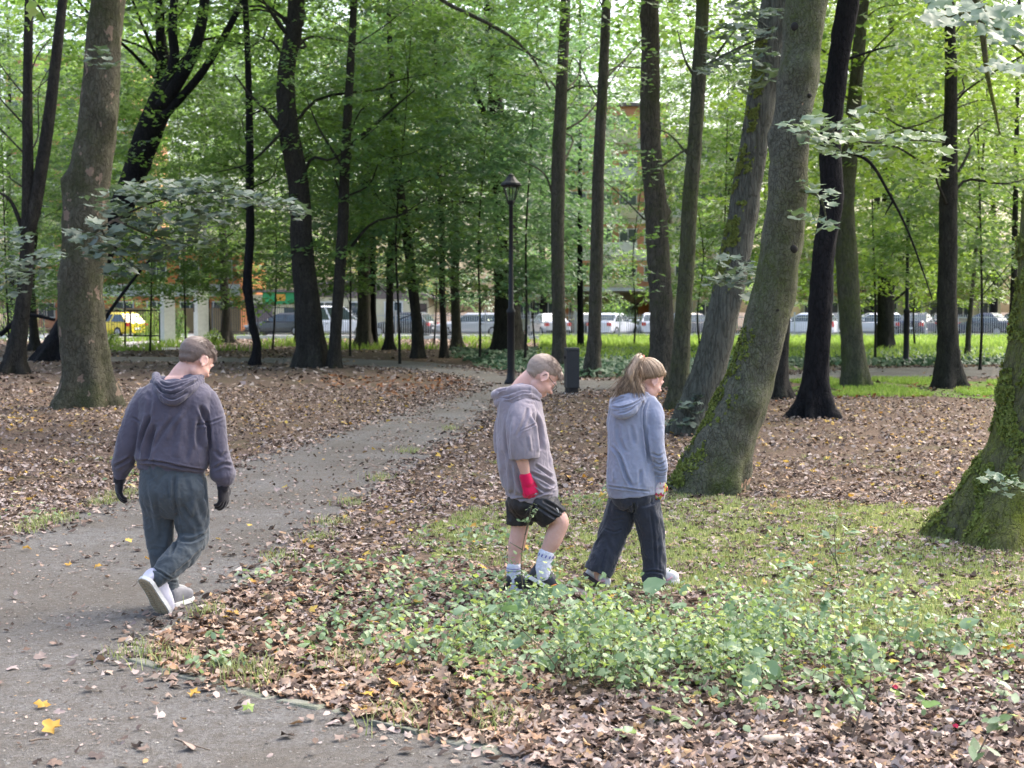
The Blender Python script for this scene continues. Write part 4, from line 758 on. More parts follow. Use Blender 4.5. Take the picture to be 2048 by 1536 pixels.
g = np.array([[hx0 + .3, hy + .25, 2.6], [hx1 - .3, hy + .25, 2.3], [xm, hy + .25, zt - .2], [hx0 + .3, hy + .25, 3.3]]); add_mesh("gable", np.vstack([g, g + [0, .1, 0]]), np.array([[0, 1, 2, 3], [7, 6, 5, 4]]), M_roof, hr)
windows(hr, hx0 + .6, hx1 - 1.6, hy + .28, .2, 1, 2.6, 3, 1.2, 1.1, M_white, sill=.9)
add_mesh("door", *box((hx1 - 1.0, hy + .27, 1.05), (1.0, .08, 2.1)), M_dkwood, hr)
# green fronted kiosk
kx = wx(560, 97); kr = empty("kiosk", (kx, 97, 0), "small cream kiosk with green signboard behind the dark grey car", "kiosk")
add_mesh("wall", *box((kx, 98.6, 1.35), (4.4, 3, 2.7)), M_cream, kr); add_mesh("roof", *box((kx, 98.5, 2.95), (4.9, 3.6, .16)), M_roof, kr)
sg = add_mesh("signboard", *box((kx + .5, 97.0, 2.45), (3.3, .1, .8)), simple("sign_green", (.03, .30, .10), .5), kr)
add_mesh("emblem", *box((kx + .1, 96.93, 2.5), (.6, .04, .45)), simple("sign_orange", (.75, .38, .05), .5), sg); add_mesh("emblem", *box((kx + 1.55, 96.93, 2.45), (.6, .04, .5)), simple("sign_blue", (.06, .2, .6), .5), sg)
add_mesh("door", *box((kx - 1.2, 97.06, 1.05), (1.4, .06, 2.1)), simple("door_brown_grey", (.16, .12, .12), .6), kr); add_mesh("window", *box((kx + .9, 97.07, 1.3), (1.2, .06, 1.0)), M_glass, kr)

# fence ------------------------------------------------------------
def fence(xa, xb, y, mat, lab, h=1.5, pale=.125, step=2.5, base=True):
    n = max(1, round((xb - xa) / step)); root = empty("railing_fence", ((xa + xb) / 2, y, 0), lab, "fence")
    for i in range(n + 1):
        x = xa + (xb - xa) * i / n; mb = MB(); mb.add(*box((x, y, (h + .12) / 2), (.08, .08, h + .12))); mb.add(*box((x, y, h + .15), (.11, .11, .06))); mb.build("post", mat, root)
    for i in range(n):
        x0 = xa + (xb - xa) * i / n + .06; x1 = xa + (xb - xa) * (i + 1) / n - .06; mb = MB()
        for z in (.28, h - .12): mb.add(*box(((x0 + x1) / 2, y, z), (x1 - x0, .035, .045)))
        k = int((x1 - x0) / pale)
        for j in range(k): mb.add(*box((x0 + (j + .5) * (x1 - x0) / k, y - .032, h / 2 + .12), (.026, .026, h - .16)))
        mb.build("railing_panel", mat, root)
    if base: add_mesh("plinth", *box(((xa + xb) / 2, y + .02, .09), (xb - xa, .22, .18)), M_conc, root)
FY = 81.5
M_dk = simple("dark_railing_paint", (.03, .032, .035), .5, (.05, .05, .055), 9)
fence(wx(425, FY), wx(700, FY), FY, M_dk, "dark iron railing fence right of the gate before the grey car", h=1.9)
fence(wx(702, FY), wx(1150, FY), FY, M_rail_lit, "pale railing fence in front of the black and silver cars", h=1.45)
fence(wx(1152, FY), wx(2200, FY), FY, M_rail_lit, "long pale railing fence along the bright grass at the right", h=1.35)
fence(wx(-200, 84), wx(112, 84), 81.9, M_dk, "dark iron railing fence left of the thick brown trunk", h=1.7)
for (px0, px1, Y, lab) in ((322, 350, 69, "left square concrete gate pillar beside the open gate"), (389, 417, 71, "right square concrete gate pillar with a small plate")):
    cx = wx((px0 + px1) / 2, Y); w = (px1 - px0) / FPX * Y * .80; hh = CAMZ + (620 - 588) / FPX * Y
    rt = empty("gate_pillar", (cx, Y, 0), lab, "pillar", "concrete gate pillars"); V, F = box((cx, Y, hh / 2), (w, w * 1.1, hh), rad(32)); add_mesh("shaft", V, F, M_conc, rt); add_mesh("cap", *box((cx, Y, hh + .05), (w * 1.12, w * 1.2, .1), rad(32)), M_conc, rt)
    if px0 > 350: add_mesh("number_plate", *box((cx - .26, Y - .46, 1.75), (.14, .02, .4), rad(32 - 90)), M_dkwood, rt)
ga, gb, gy = wx(196, 70), wx(322, 70), 70.2; gt = empty("metal_gate", ((ga + gb) / 2, gy, 0), "black bar gate left of the concrete pillars before the yellow car", "gate")
mb = MB()
for z, t in ((.38, .07), (1.62, .07)): mb.add(*box(((ga + gb) / 2, gy, z), (gb - ga, .06, t)))
for k in range(3): mb.add(*box((ga + (gb - ga) * (k + .05) / 2.1, gy, 1.0), (.07, .07, 1.3)))
mb.build("gate_frame", M_iron, gt); mb = MB()
for k in range(22): mb.add(*box((ga + (gb - ga) * (k + .5) / 22, gy - .045, 1.0), (.016, .016, 1.2)))
mb.build("bar_panel", M_iron, gt)
for (a, b) in ((ga, 0), (gb - .1, 0)): add_mesh("post", *box((a, gy + .05, .85), (.09, .09, 1.7)), M_iron, gt)
# green hedges round the gate
def shrub(lab, c, rx, ry, h, lf, seed, sz=.08, n=4200, name="shrub"):
    r = np.random.default_rng(seed); root = empty(name, (c[0], c[1], 0), lab, "shrub"); u = r.normal(size=(n, 3)); u /= np.linalg.norm(u, axis=1)[:, None]; u[:, 2] = np.abs(u[:, 2]); q = r.random(n) ** .35
    C = u * q[:, None] * [rx, ry, h]; k = wav(C, .5 * h, seed) > -.75; C = C[k] * (1 + .12 * wav(C[k], .6, seed + 1))[:, None]; C[:, 2] = np.maximum(C[:, 2], .03)
    N = u[k] + r.normal(0, .6, C.shape); mb = MB()
    for i in range(7): a = r.uniform(0, 6.28); mb.add(*tube([np.array(c) + [0, 0, 0], np.array(c) + [math.cos(a) * rx * .3, math.sin(a) * ry * .3, h * .5], np.array(c) + [math.cos(a) * rx * .6, math.sin(a) * ry * .6, h * .85]], [.03, .02, .008], 5, 8))
    mb.build("stem", B_dark, root); add_mesh("foliage", *leaf_quads(C + np.array(c), N, sz, seed + 4), LEAF[lf], root)
shrub("rounded dark green hedge bush behind the right end of the gate", (wx(300, 76), 76, 0), 1.3, 1.0, 1.9, 'lime', 401)
shrub("dark clipped bush between the two gate pillars", (wx(358, 78), 78, 0), .5, .5, 1.9, 'deep', 402, n=2200)
shrub("low light green bush at the foot of the gate", (wx(215, 66), 66, 0), .8, .6, .75, 'lime', 403, n=1500)
shrub("pale weed clump beside the right gate pillar", (wx(428, 66), 66, 0), .5, .4, .8, 'lime', 404, n=900)
shrub("blue green bush hugging the railing behind the silver saloon", (wx(1240, 101), 101, 0), 1.5, 1, 2.3, 'blue', 405)
shrub("bush with olive leaves before the cream porch", (wx(1215, 103), 103, 0), 2.3, 1, 2.7, 'lime', 406, .12)
shrub("bare tangled grey green shrub at the left edge", (wx(20, 74), 74, 0), 2.0, 1, 2.3, 'mid', 407, n=2500)

# cars ---------------------------------------------------------------
M_tyre = simple("tyre", (.012, .012, .012), .9); M_rim = simple("wheel_rim", (.35, .36, .38), .35, metal=.7); M_cglass = simple("car_glass", (.02, .03, .035), .05, (.05, .07, .075), 2, spec=1)
M_red = M_red; M_tail = simple("tail_lamp_red", (.50, .015, .015), .25, spec=.8); M_head = simple("head_lamp_clear", (.6, .62, .65), .12, spec=.9); M_plate = simple("number_plate_white", (.75, .75, .74), .5); M_trim = simple("black_trim", (.02, .02, .022), .6)
def paint(n, c, metal=.0):
    m, nt, b, out = new_mat(n); nt.links.new(ramp(nt, noise_n(nt, 1.4, 3), [(.3, c), (.7, tuple(x * .88 for x in c))]), b.inputs['Base Color']); b.inputs['Roughness'].default_value = .28; b.inputs['Metallic'].default_value = metal; b.inputs['Coat Weight'].default_value = .6; return m
PAINT = dict(yellow=paint("paint_yellow", (.78, .56, .02)), black=paint("paint_black", (.012, .012, .016)), grey=paint("paint_dark_grey", (.05, .053, .058), .2), silver=paint("paint_silver", (.52, .53, .56), .3), white=paint("paint_white", (.74, .75, .78)), blue=paint("paint_blue_black", (.03, .035, .06)), red=paint("paint_red", (.35, .03, .03)))
def car(lab, px, Y, head, col, style='hatch', L=4.2, W=1.76, H=1.46):
    """head: direction the nose points, degrees from +X"""
    root = empty("parked_car", (0, 0, 0), lab, "car", "cars parked beyond the railing fence")
    pt = PAINT[col]; h = L / 2
    # lower body sections: x, half width, z bottom, z shoulder, z top
    prof = {'hatch': [(-h, .72, .34, .62, .80), (-h + .08, .82, .24, .78, .92), (-h + .5, .87, .20, .84, .95), (0, .88, .19, .84, .94), (h - 1.35, .88, .19, .82, .92), (h - .9, .87, .20, .76, .88), (h - .35, .83, .22, .66, .76), (h - .05, .72, .28, .54, .62), (h, .62, .34, .48, .54)],
            'saloon': [(-h, .70, .34, .66, .84), (-h + .08, .80, .26, .82, .96), (-h + .75, .86, .20, .84, .97), (0, .88, .19, .84, .94), (h - 1.5, .88, .19, .80, .90), (h - 1.0, .86, .20, .74, .84), (h - .35, .82, .22, .64, .74), (h - .05, .70, .28, .54, .62), (h, .60, .34, .48, .54)]}
    prof['van'] = [(x, w, a, b + .1, c + .12) for x, w, a, b, c in prof['hatch']]; prof['estate'] = prof['hatch']
    V = []; hw = W / 2 / .88
    for x, w, zb, zs, zt in prof[style]:
        w *= hw; V.append([(x, -w * .86, zb), (x, -w, zb + .12), (x, -w * 1.0, (zb + zs) / 2), (x, -w * .97, zs), (x, -w * .82, zt), (x, 0, zt + .03), (x, w * .82, zt), (x, w * .97, zs), (x, w, (zb + zs) / 2), (x, w, zb + .12), (x, w * .86, zb)])
    V = np.array(V); k, n = V.shape[:2]; i = np.arange(n); j = (i + 1) % n
    Q = np.concatenate([np.stack([a * n + i, (a + 1) * n + i, (a + 1) * n + j, a * n + j], 1) for a in range(k - 1)]); V = V.reshape(-1, 3); c0 = len(V); V = np.vstack([V, V[:n].mean(0), V[-n:].mean(0)])
    T3 = np.concatenate([np.stack([np.full(n, c0), i, j], 1), np.stack([np.full(n, c0 + 1), (k - 1) * n + j, (k - 1) * n + i], 1)])
    mb = MB(); mb.add(V, [Q, T3])
    g = {'hatch': [(-h + .18, .9, -h + .62), (h - 1.22, .9, h - 2.05)], 'estate': [(-h + .12, .9, -h + .42), (h - 1.3, .9, h - 2.0)], 'saloon': [(-h + .62, .9, -h + 1.15), (h - 1.45, .9, h - 2.1)], 'van': [(-h + .08, 1.0, -h + .25), (h - .9, 1.0, h - 1.7)]}[style]
    (xr, zb, xrt), (xf, _, xft) = g; zt = H; wb = W * .46; wt = W * .355
    A = np.array([[xr, -wb, zb], [xf, -wb, zb], [xf, wb, zb], [xr, wb, zb]]); m_ = .10
    B = np.array([[xrt, -wt - .05, zt - m_], [xft, -wt - .05, zt - m_], [xft, wt + .05, zt - m_], [xrt, wt + .05, zt - m_]]); Cc = np.array([[xrt + .2, -wt + .06, zt], [xft - .25, -wt + .06, zt], [xft - .25, wt - .06, zt], [xrt + .2, wt - .06, zt]])
    gv = np.vstack([A, B, Cc]); q = []
    for a in (0, 4):
        for s in range(4): q.append([a + s, a + (s + 1) % 4, a + 4 + (s + 1) % 4, a + 4 + s])
    q.append([8, 9, 10, 11]); mb.add(gv, np.array(q)); body = mb.build("body", pt, root)
    bv = body.modifiers.new("b", 'BEVEL'); bv.width = .035; bv.segments = 2; bv.limit_method = 'ANGLE'
    def pane(nm, a, b, c, d, out, mat, par, inset=.09):
        p = np.array([a, b, c, d], float); ctr = p.mean(0); dirs = ctr - p; L_ = np.linalg.norm(dirs, axis=1)[:, None]; p = p + dirs / L_ * inset + np.array(out) * .012; return add_mesh(nm, np.vstack([p, p - np.array(out) * .01]), np.array([[0, 1, 2, 3], [7, 6, 5, 4], [0, 4, 5, 1], [1, 5, 6, 2], [2, 6, 7, 3], [3, 7, 4, 0]]), mat, par)
    for sgn, a, b in ((-1, 0, 1), (1, 3, 2)):
        xm_ = (xr + xf) / 2; bm_ = (B[a] + B[b]) / 2; am = (A[a] + A[b]) / 2; o = (0, sgn * .97, .25)
        for (p, q2_, r2, s2) in ((A[a], am, bm_, B[a]), (am, A[b], B[b], bm_)): pane("side_window", p, q2_, r2, s2, o, M_cglass, root, .07)
        add_mesh("mirror", *ell((xf - .35, sgn * (wb + .12), .98), (.07, .10, .07)), pt, root, True); hd = add_mesh("door_handle", *box((xm_ - .25, sgn * (W / 2 - .01), .78), (.16, .03, .03)), M_trim, root)
        add_mesh("tail_light", *box((-h + .06, sgn * W * .40, .76), (.16, .26, .2 if style != 'estate' else .34)), M_tail, root); add_mesh("headlight", *box((h - .14, sgn * W * .36, .62), (.28, .30, .13)), M_head, root)
    pane("rear_window", A[0], A[3], B[3], B[0], (-.9, 0, .4), M_cglass, root); pane("windscreen", A[1], A[2], B[2], B[1], (.8, 0, .6), M_cglass, root)
    add_mesh("number_plate", *box((-h - .005, 0, .52), (.03, .5, .12)), M_plate, root); add_mesh("number_plate", *box((h + .005, 0, .42), (.03, .5, .12)), M_plate, root)
    for nm, x in (("rear_bumper", -h + .03), ("front_bumper", h - .04)): add_mesh(nm, *box((x, 0, .34), (.14, W * .84, .14)), M_trim if col in ('silver', 'grey', 'blue') else pt, root)
    for sx in (-h + .82, h - .85):
        for sy in (-1, 1):
            y_ = sy * (W / 2 - .10); w_ = add_mesh("wheel", *rings([(sx, y_ - .1, .31), (sx, y_ - .09, .31), (sx, y_ + .09, .31), (sx, y_ + .1, .31)], np.array([(.27, 0, 0), (.31, 0, 0), (.31, 0, 0), (.27, 0, 0)]), np.array([(0, 0, .27), (0, 0, .31), (0, 0, .31), (0, 0, .27)]), 20), M_tyre, root, False)
            add_mesh("rim", *rings([(sx, y_ + sy * .095, .31), (sx, y_ + sy * .115, .31)], [(.2, 0, 0), (.17, 0, 0)], [(0, 0, .2), (0, 0, .17)], 14), M_rim, w_)
    root.location = (wx(px, Y), Y, .012); root.rotation_euler = (0, 0, rad(head)); return root
car("bright yellow hatchback parked behind the black gate", 228, 87, 150, 'yellow', 'hatch', 4.0, 1.75, 1.5)
car("dark grey hatchback behind the dark railing left of the massive black trunk", 560, 90.5, 172, 'grey', 'hatch', 4.2)
car("white van glimpsed between the bent trunk and the straight trunk", 672, 91, 12, 'white', 'van', 4.5, 1.85, 1.9)
car("glossy black hatchback with bright side windows before the gabled house", 806, 89.5, 160, 'black', 'hatch', 4.2, 1.76, 1.5)
car("long silver estate car seen side on left of the lamp post", 940, 89.5, 178, 'silver', 'estate', 4.6, 1.76, 1.46)
car("silver saloon with its tail toward the park right of the lamp post", 1096, 88.6, 105, 'silver', 'saloon', 4.4, 1.76, 1.42)
car("dark grey car partly hidden by the thin black stem near the bin", 1170, 91.5, 100, 'grey', 'hatch', 4.0)
car("white saloon with red tail lights left of the rough dark trunk", 1228, 89.5, 60, 'white', 'saloon', 4.4)
car("second white car tail on behind the girl's head", 1306, 91, 88, 'white', 'hatch', 4.1)
car("blue black car with red tail lamp between the leaning trunks", 1388, 89.5, 35, 'blue', 'hatch', 4.3)
car("white estate car with red lamp seen past the giant olive trunk", 1606, 89.8, 150, 'white', 'estate', 4.3)
car("silver car behind the pale railing left of the short wide trunk", 1738, 91, 178, 'silver', 'estate', 4.4)
car("blue black car tail on behind the small far lamp post", 1836, 89.8, 60, 'blue', 'saloon', 4.4)
car("black car left of the tall flared trunk at the right", 1885, 92.5, 80, 'black', 'hatch', 4.1)
car("blue black saloon half hidden in leaves right of the tall flared trunk", 1962, 90.2, 140, 'blue', 'saloon', 4.3)
car("dark grey car at the far right end of the row", 2030, 92.0, 95, 'grey', 'hatch', 4.1)
car("blue black car right of the pitch black trunk", 1664, 93.5, 90, 'blue', 'hatch', 4.0)

# lamp posts -----------------------------------------------------------
def lamp(lab, px, py, ptop, D):
    b = G(px, py) if D is None else np.array([wx(px, D), D, 0]); D = b[1]; Ht = CAMZ + (620 - ptop) / FPX * D; root = empty("street_lamp", tuple(b), lab, "street lamp")
    def lathe(prof, n=16): return rings([(b[0], b[1], z) for r_, z in prof], [(r_, 0, 0) for r_, z in prof], [(0, r_, 0) for r_, z in prof], n)
    z0 = Ht - .70
    add_mesh("pole", *lathe([(.15, 0), (.15, .05), (.105, .12), (.085, .3), (.085, 1.55), (.10, 1.58), (.10, 1.64), (.06, 1.70), (.055, 2.4), (.05, 2.42), (.045, z0 - .05), (.06, z0 - .02), (.03, z0)]), M_iron, root, False)
    hd = add_mesh("lantern", *lathe([(.03, z0 - .02), (.07, z0 + .01), (.09, z0 + .07), (.08, z0 + .10)], 6), M_iron, root)
    mb = MB()
    for k in range(6): a = k * math.pi / 3 + .3; mb.add(*tube([(b[0] + .085 * math.cos(a), b[1] + .085 * math.sin(a), z0 + .08), (b[0] + .19 * math.cos(a), b[1] + .19 * math.sin(a), z0 + .41)], [.012, .012], 6, round_caps=False))
    mb.build("frame", M_iron, hd)
    gm, nt, bs_, out = new_mat("lantern_glass"); bs_.inputs['Base Color'].default_value = (.8, .85, .82, 1); bs_.inputs['Transmission Weight'].default_value = .95; bs_.inputs['Roughness'].default_value = .1; bs_.inputs['IOR'].default_value = 1.05
    add_mesh("glass_shade", *lathe([(.08, z0 + .10), (.175, z0 + .40)], 6), gm, hd)
    add_mesh("roof", *lathe([(.21, z0 + .40), (.235, z0 + .43), (.225, z0 + .47), (.16, z0 + .52), (.11, z0 + .58), (.075, z0 + .63), (.08, z0 + .65), (.04, z0 + .67), (.012, Ht)], 12), M_iron, hd)
lamp("tall black lamp post with a lantern head behind the boy in shorts", 1022, 768, 348, None)
lamp("small distant black lamp post on the far lawn at the right", 1812, 731, 585, None) if False else lamp("distant slim dark lamp post by the brown path at the right", 1812, 731, 395, None)

# bin --------------------------------------------------------------------
bD = dist(788); bx_, by_ = wx(1143.5, bD), bD; M_bin = simple("bin_dark_steel", (.018, .02, .025), .5, (.026, .028, .033), 6); bn = empty("litter_bin", (bx_, by_, 0), "tall dark grey box shaped litter bin between the boy and the girl", "bin")
body = add_mesh("body", *box((bx_, by_, .49), (.25, .25, .72), rad(10)), M_bin, bn)
V, F = box((bx_, by_, .885), (.27, .27, .06), rad(10), .94); cp = add_mesh("lid", V, F, M_bin, bn); bv = cp.modifiers.new("b", 'BEVEL'); bv.width = .01
add_mesh("foot", *box((bx_, by_, .065), (.20, .18, .13), rad(28)), M_iron, bn); add_mesh("base_plate", *box((bx_, by_, .012), (.30, .28, .025), rad(28)), M_conc, bn)
add_mesh("lock", *box((bx_ - .14, by_ - .02, .72), (.02, .05, .05), rad(12)), M_iron, bn)
# ================================================================== people
M_skin = simple("skin_fair", (.68, .42, .34), .55, (.62, .35, .28), 30, .12, 200, .001, spec=.35); M_skin.node_tree.nodes['Principled BSDF'].inputs['Subsurface Weight'].default_value = .08
M_lip = simple("lip_skin", (.50, .20, .17), .5); M_eye = simple("eye_white", (.75, .73, .70), .2); M_iris = simple("eye_iris", (.05, .07, .09), .15)
def hairm(n, a, b, sc=90):
    m, nt, bs_, out = new_mat(n); g = nt.nodes.new("ShaderNodeNewGeometry"); c1 = ramp(nt, noise_n(nt, sc, 4, .7), [(.3, a), (.7, b)]); lite = tuple(min(1, x * 1.25) for x in b); c2 = ramp(nt, g.outputs['Random Per Island'], [(0, tuple(x * .6 for x in a)), (.45, a), (.8, b), (1, lite)])
    nt.links.new(mixc(nt, .65, c1, c2), bs_.inputs['Base Color']); bs_.inputs['Roughness'].default_value = .42; bs_.inputs['Specular IOR Level'].default_value = .35; return m
H1 = hairm("hair_brown", (.17, .122, .10), (.29, .22, .18)); H2 = hairm("hair_dark_blond", (.27, .20, .155), (.44, .345, .28)); H3 = hairm("hair_golden_brown", (.15, .095, .06), (.42, .305, .205), 45)

class Fig:
    """places joints from picture pixels at the figure's own distance; dy in metres away from the camera"""
    def __init__(s, px, py): s.o = G(px, py); s.Y = s.o[1]; s.s = FPX / s.Y
    def q(s, px, py, dy=0.0): return P(px, py, s.Y + dy)
    def tube(s, pts, n=16, m=None, **k):    # pts: (px, py, dy, r px)
        return tube([s.q(*p[:3]) for p in pts], [p[3] / s.s for p in pts], n, m or len(pts) * 5, **k)
    def torso(s, rows, n=36, sq=.85, m=None):   # rows: (py, cx, hw px, hd m, dy, tilt px, yaw deg)
        k = np.array([list(r) + [0] * (7 - len(r)) for r in rows], float); k = cr(k, m or len(k) * 4)
        C = [s.q(r[1], r[0], r[4]) for r in k]; ang = np.radians(k[:, 6]); A = [(math.cos(a) * r[2] / s.s, math.sin(a) * r[2] / s.s, -r[5] / s.s) for r, a in zip(k, ang)]; B = [(-math.sin(a) * r[3], math.cos(a) * r[3], 0) for r, a in zip(k, ang)]
        return rings(C, A, B, n, sq)
def frame(f, up=(0, 0, 1.0), roll=0.0):
    f = np.array(f, float); f /= np.linalg.norm(f); l = np.cross(up, f); l /= np.linalg.norm(l); u = np.cross(f, l)
    if roll: c, s_ = math.cos(roll), math.sin(roll); l, u = l * c + u * s_, u * c - l * s_
    return np.column_stack([f, l, u])          # columns forward, left, up
def head_parts(c, M, k):
    e = lambda p, r: ell(np.array(c) + M @ (np.array(p) * k), np.array(r) * k, M, 18)
    parts = [e((-.010, 0, .030), (.093, .075, .084)), e((.030, 0, -.03), (.056, .060, .080)), e((.030, 0, .045), (.055, .062, .052)), e((.058, 0, -.088), (.026, .028, .022)), e((.012, .038, -.062), (.042, .020, .030)), e((.012, -.038, -.062), (.042, .020, .030)),
             e((.080, 0, .022), (.014, .046, .011)), e((.054, .033, -.032), (.028, .024, .026)), e((.054, -.033, -.032), (.028, .024, .026)), e((.097, 0, -.024), (.019, .014, .0115)), e((.088, .012, -.028), (.011, .008, .008)), e((.088, -.012, -.028), (.011, .008, .008)), e((.088, 0, -.006), (.012, .008, .024)), e((.066, .031, .006), (.0155, .019, .012)), e((.066, -.031, .006), (.0155, .019, .012)), e((.066, .031, -.012), (.013, .018, .007)), e((.066, -.031, -.012), (.013, .018, .007)), e((.082, 0, -.054), (.014, .022, .006)), e((.080, 0, -.066), (.013, .019, .007)), e((.076, 0, -.06), (.014, .026, .022))]
    for sd_ in (1, -1):
        em = M @ np.array([[math.cos(.35), -math.sin(.35) * sd_, 0], [math.sin(.35) * sd_, math.cos(.35), 0], [0, 0, 1]])
        ec = np.array(c) + M @ (np.array((-.004, sd_ * .078, -.008)) * k)
        ring = [ec + em @ (np.array((math.cos(t) * .017, 0, math.sin(t) * .026 + .002)) * k) for t in np.linspace(-1.2, 3.9, 14)]
        parts += [tube(ring, [.0058 * k] * 14, 8), ell(ec + em @ (np.array((0, -sd_ * .003, 0)) * k), np.array((.016, .005, .024)) * k, em), ell(ec + em @ (np.array((.004, sd_ * .001, -.024)) * k), np.array((.009, .006, .009)) * k, em)]
    return parts
def hand(w, d, back, k=1.0, curl=.5, thumb_side=1, spread=.1, fist=False, extra=0.0):
    """w wrist point, d direction of the hand, back normal of the back of the hand; five fingers"""
    d = np.array(d, float); d /= np.linalg.norm(d); b = np.array(back, float); b -= d * (b @ d); b /= np.linalg.norm(b); s = np.cross(d, b) * thumb_side
    pl = .078 * k; parts = [rings([w + d * t * pl for t in (0, .35, .8, 1.05)], [s * x * k for x in (.024 + extra, .032 + extra, .036 + extra, .030 + extra)], [b * x * k for x in (.015 + extra, .016 + extra, .014 + extra, .010 + extra)], 16, .85)]
    for i, (off, L, r) in enumerate(((.026, .060, .0085), (.009, .068, .0088), (-.009, .063, .0085), (-.026, .048, .0076))):
        p = w + d * (pl * (1.0 - .05 * abs(i - 1))) + s * off * k; q = [p - d * .012]; a = .15; c_ = curl * (1 + .12 * i); dirv = d + s * (off / .026) * spread
        for seg, fr in enumerate((.45, .32, .25)):
            q.append(p); a += c_ * (1.0 if seg else .7); dd = dirv * math.cos(a) - b * math.sin(a); dd /= np.linalg.norm(dd); p = p + dd * L * fr * k
        q.append(p); parts.append(tube(q, [(r + extra) * k * x for x in (1, 1.05, 1, .95, .8)], 10, 16))
    t0 = w + d * .018 * k + s * .022 * k; q = [t0, t0 + (s * .022 + d * .022 - b * .006) * k, t0 + (s * .030 + d * .048 - b * .016 - b * curl * .01) * k, t0 + (s * .026 + d * .066 - b * .024 - b * curl * .02) * k]
    parts.append(tube(q, [(x + extra) * k for x in (.013, .0115, .0098, .0085)], 10, 14)); return parts
def shoe(heel, toe, sole_n, L=None, w=.046, mat=None, msole=None, parent=None, h=.075, sole_h=.026, lab=None, ankle=None, accents=()):
    """heel, toe: bottom of the sole; sole_n points down out of the sole"""
    heel, toe = np.array(heel), np.array(toe); f = toe - heel; L = np.linalg.norm(f); f /= L; u = -np.array(sole_n, float); u -= f * (u @ f); u /= np.linalg.norm(u); l = np.cross(u, f)
    x = np.array([0, .04, .14, .3, .5, .68, .82, .93, 1.0]) * L; W = np.array([.45, .74, .86, .80, .84, 1.0, .96, .72, .30]) * w; off = np.array([0, 0, 0, -.04, -.02, .06, .05, .02, 0]) * w
    def sol(z0, z1, gx=0): return rings_flat(heel, f, l, u, x, W + gx, off, z0, z1)
    up = rings([heel + f * a + u * (sole_h + hh / 2) + l * o for a, hh, o in zip(x, np.array([.035, .052, .062, .064, .056, .046, .036, .026, .012]) * h / .066 + .01, off)], [l * v * .93 for v in W], [u * (hh / 2 + .008) for hh in np.array([.035, .052, .062, .064, .056, .046, .036, .026, .012]) * h / .066 + .01], 18, .8)
    parts = [up, tube([heel + f * .20 * L + u * .05, heel + f * .24 * L + u * (.05 + h * .62)], [.036, .034], 14, flat=(l, .88))]
    V, N, Q = fuse(parts, .004, 3); so = add_mesh("shoe", V, Q, mat, parent, True); tag(so, lab) if lab else None
    # sole
    s1 = rings_flat(heel, f, l, u, x, W + .003, off, 0.004, sole_h); add_mesh("sole", *s1, msole[0], so)
    if len(msole) > 1:
        mb = MB(); mb.add(*rings_flat(heel, f, l, u, x, W - .006, off, 0.0, .0042)); mb.build("outsole", msole[1], so)
        mb = MB()
        for t in np.linspace(.06, .94, 17):
            ww = np.interp(t, x / L, W) - .012; c = heel + f * t * L + l * np.interp(t, x / L, off) - u * .001
            for sg in (-1, 1): mb.add(*tube([c + l * ww * sg * .9 + f * .006, c + l * ww * sg * .1 - f * .003], [.0035, .0035], 6, round_caps=False))
        mb.build("tread", msole[2], so)
    # laces and side accents
    mb = MB()
    for t in (.42, .50, .58, .66): c = heel + f * t * L + u * (sole_h + np.interp(t, x / L, [.06, .07, .075, .076, .068, .056, .045, .033, .02]) * h / .066 * 1.0 + .006); mb.add(*tube([c - l * w * .42 - u * .005, c + u * .002, c + l * w * .42 - u * .005], [.003] * 3, 6, 6))
    mb.build("lace", msole[0] if mat != msole[0] else M_trim, so)
    for mt, a, b, z0, z1, sd_, th in accents:
        p0 = heel + f * a * L + l * sd_ * (np.interp(a, x / L, W) * .97) + u * z0; p1 = heel + f * b * L + l * sd_ * (np.interp(b, x / L, W) * .97) + u * z1; add_mesh("stripe", *tube([p0, (p0 + p1) / 2 + l * sd_ * .002, p1], [th, th, th * .6], 8, 8, flat=(l, .5)), mt, so, True)
    return so
def rings_flat(o, f, l, u, x, W, off, z0, z1):
    n = len(x); A = [o + f * a + l * (c + w) for a, w, c in zip(x, W, off)]; B = [o + f * a + l * (c - w) for a, w, c in zip(x, W, off)][::-1]
    e = [o + f * (x[-1] + W[-1] * .5) + l * off[-1]]; s0 = [o - f * (W[0] * .35)]
    out = np.array(A + e + B + s0); m = len(out); V = np.vstack([out + u * z0, out + u * z1]); i = np.arange(m); j = (i + 1) % m; c0, c1 = V[:m].mean(0), V[m:].mean(0); V = np.vstack([V, c0, c1])
    return V, [np.stack([i, i + m, j + m, j], 1), np.stack([np.full(m, 2 * m), i, j], 1), np.stack([np.full(m, 2 * m + 1), j + m, i + m], 1)]
def cloth(name, parts, voxel, folds, mat, parent, amp=.0035, sc=.10, it=4, seed=1, lab=None, seams=()):
    V, N, Q = fuse(parts, voxel, it); V = fold(V, N, [(a, b, c * 1.6) for a, b, c in folds])
    V = V + N * (amp * cn(V * [1, 1, .5], sc, seed) + amp * .3 * cn(V, sc * .35, seed + 1))[:, None]
    o = add_mesh(name, V, Q, mat, parent, True)
    if lab: o['label'] = lab
    return o
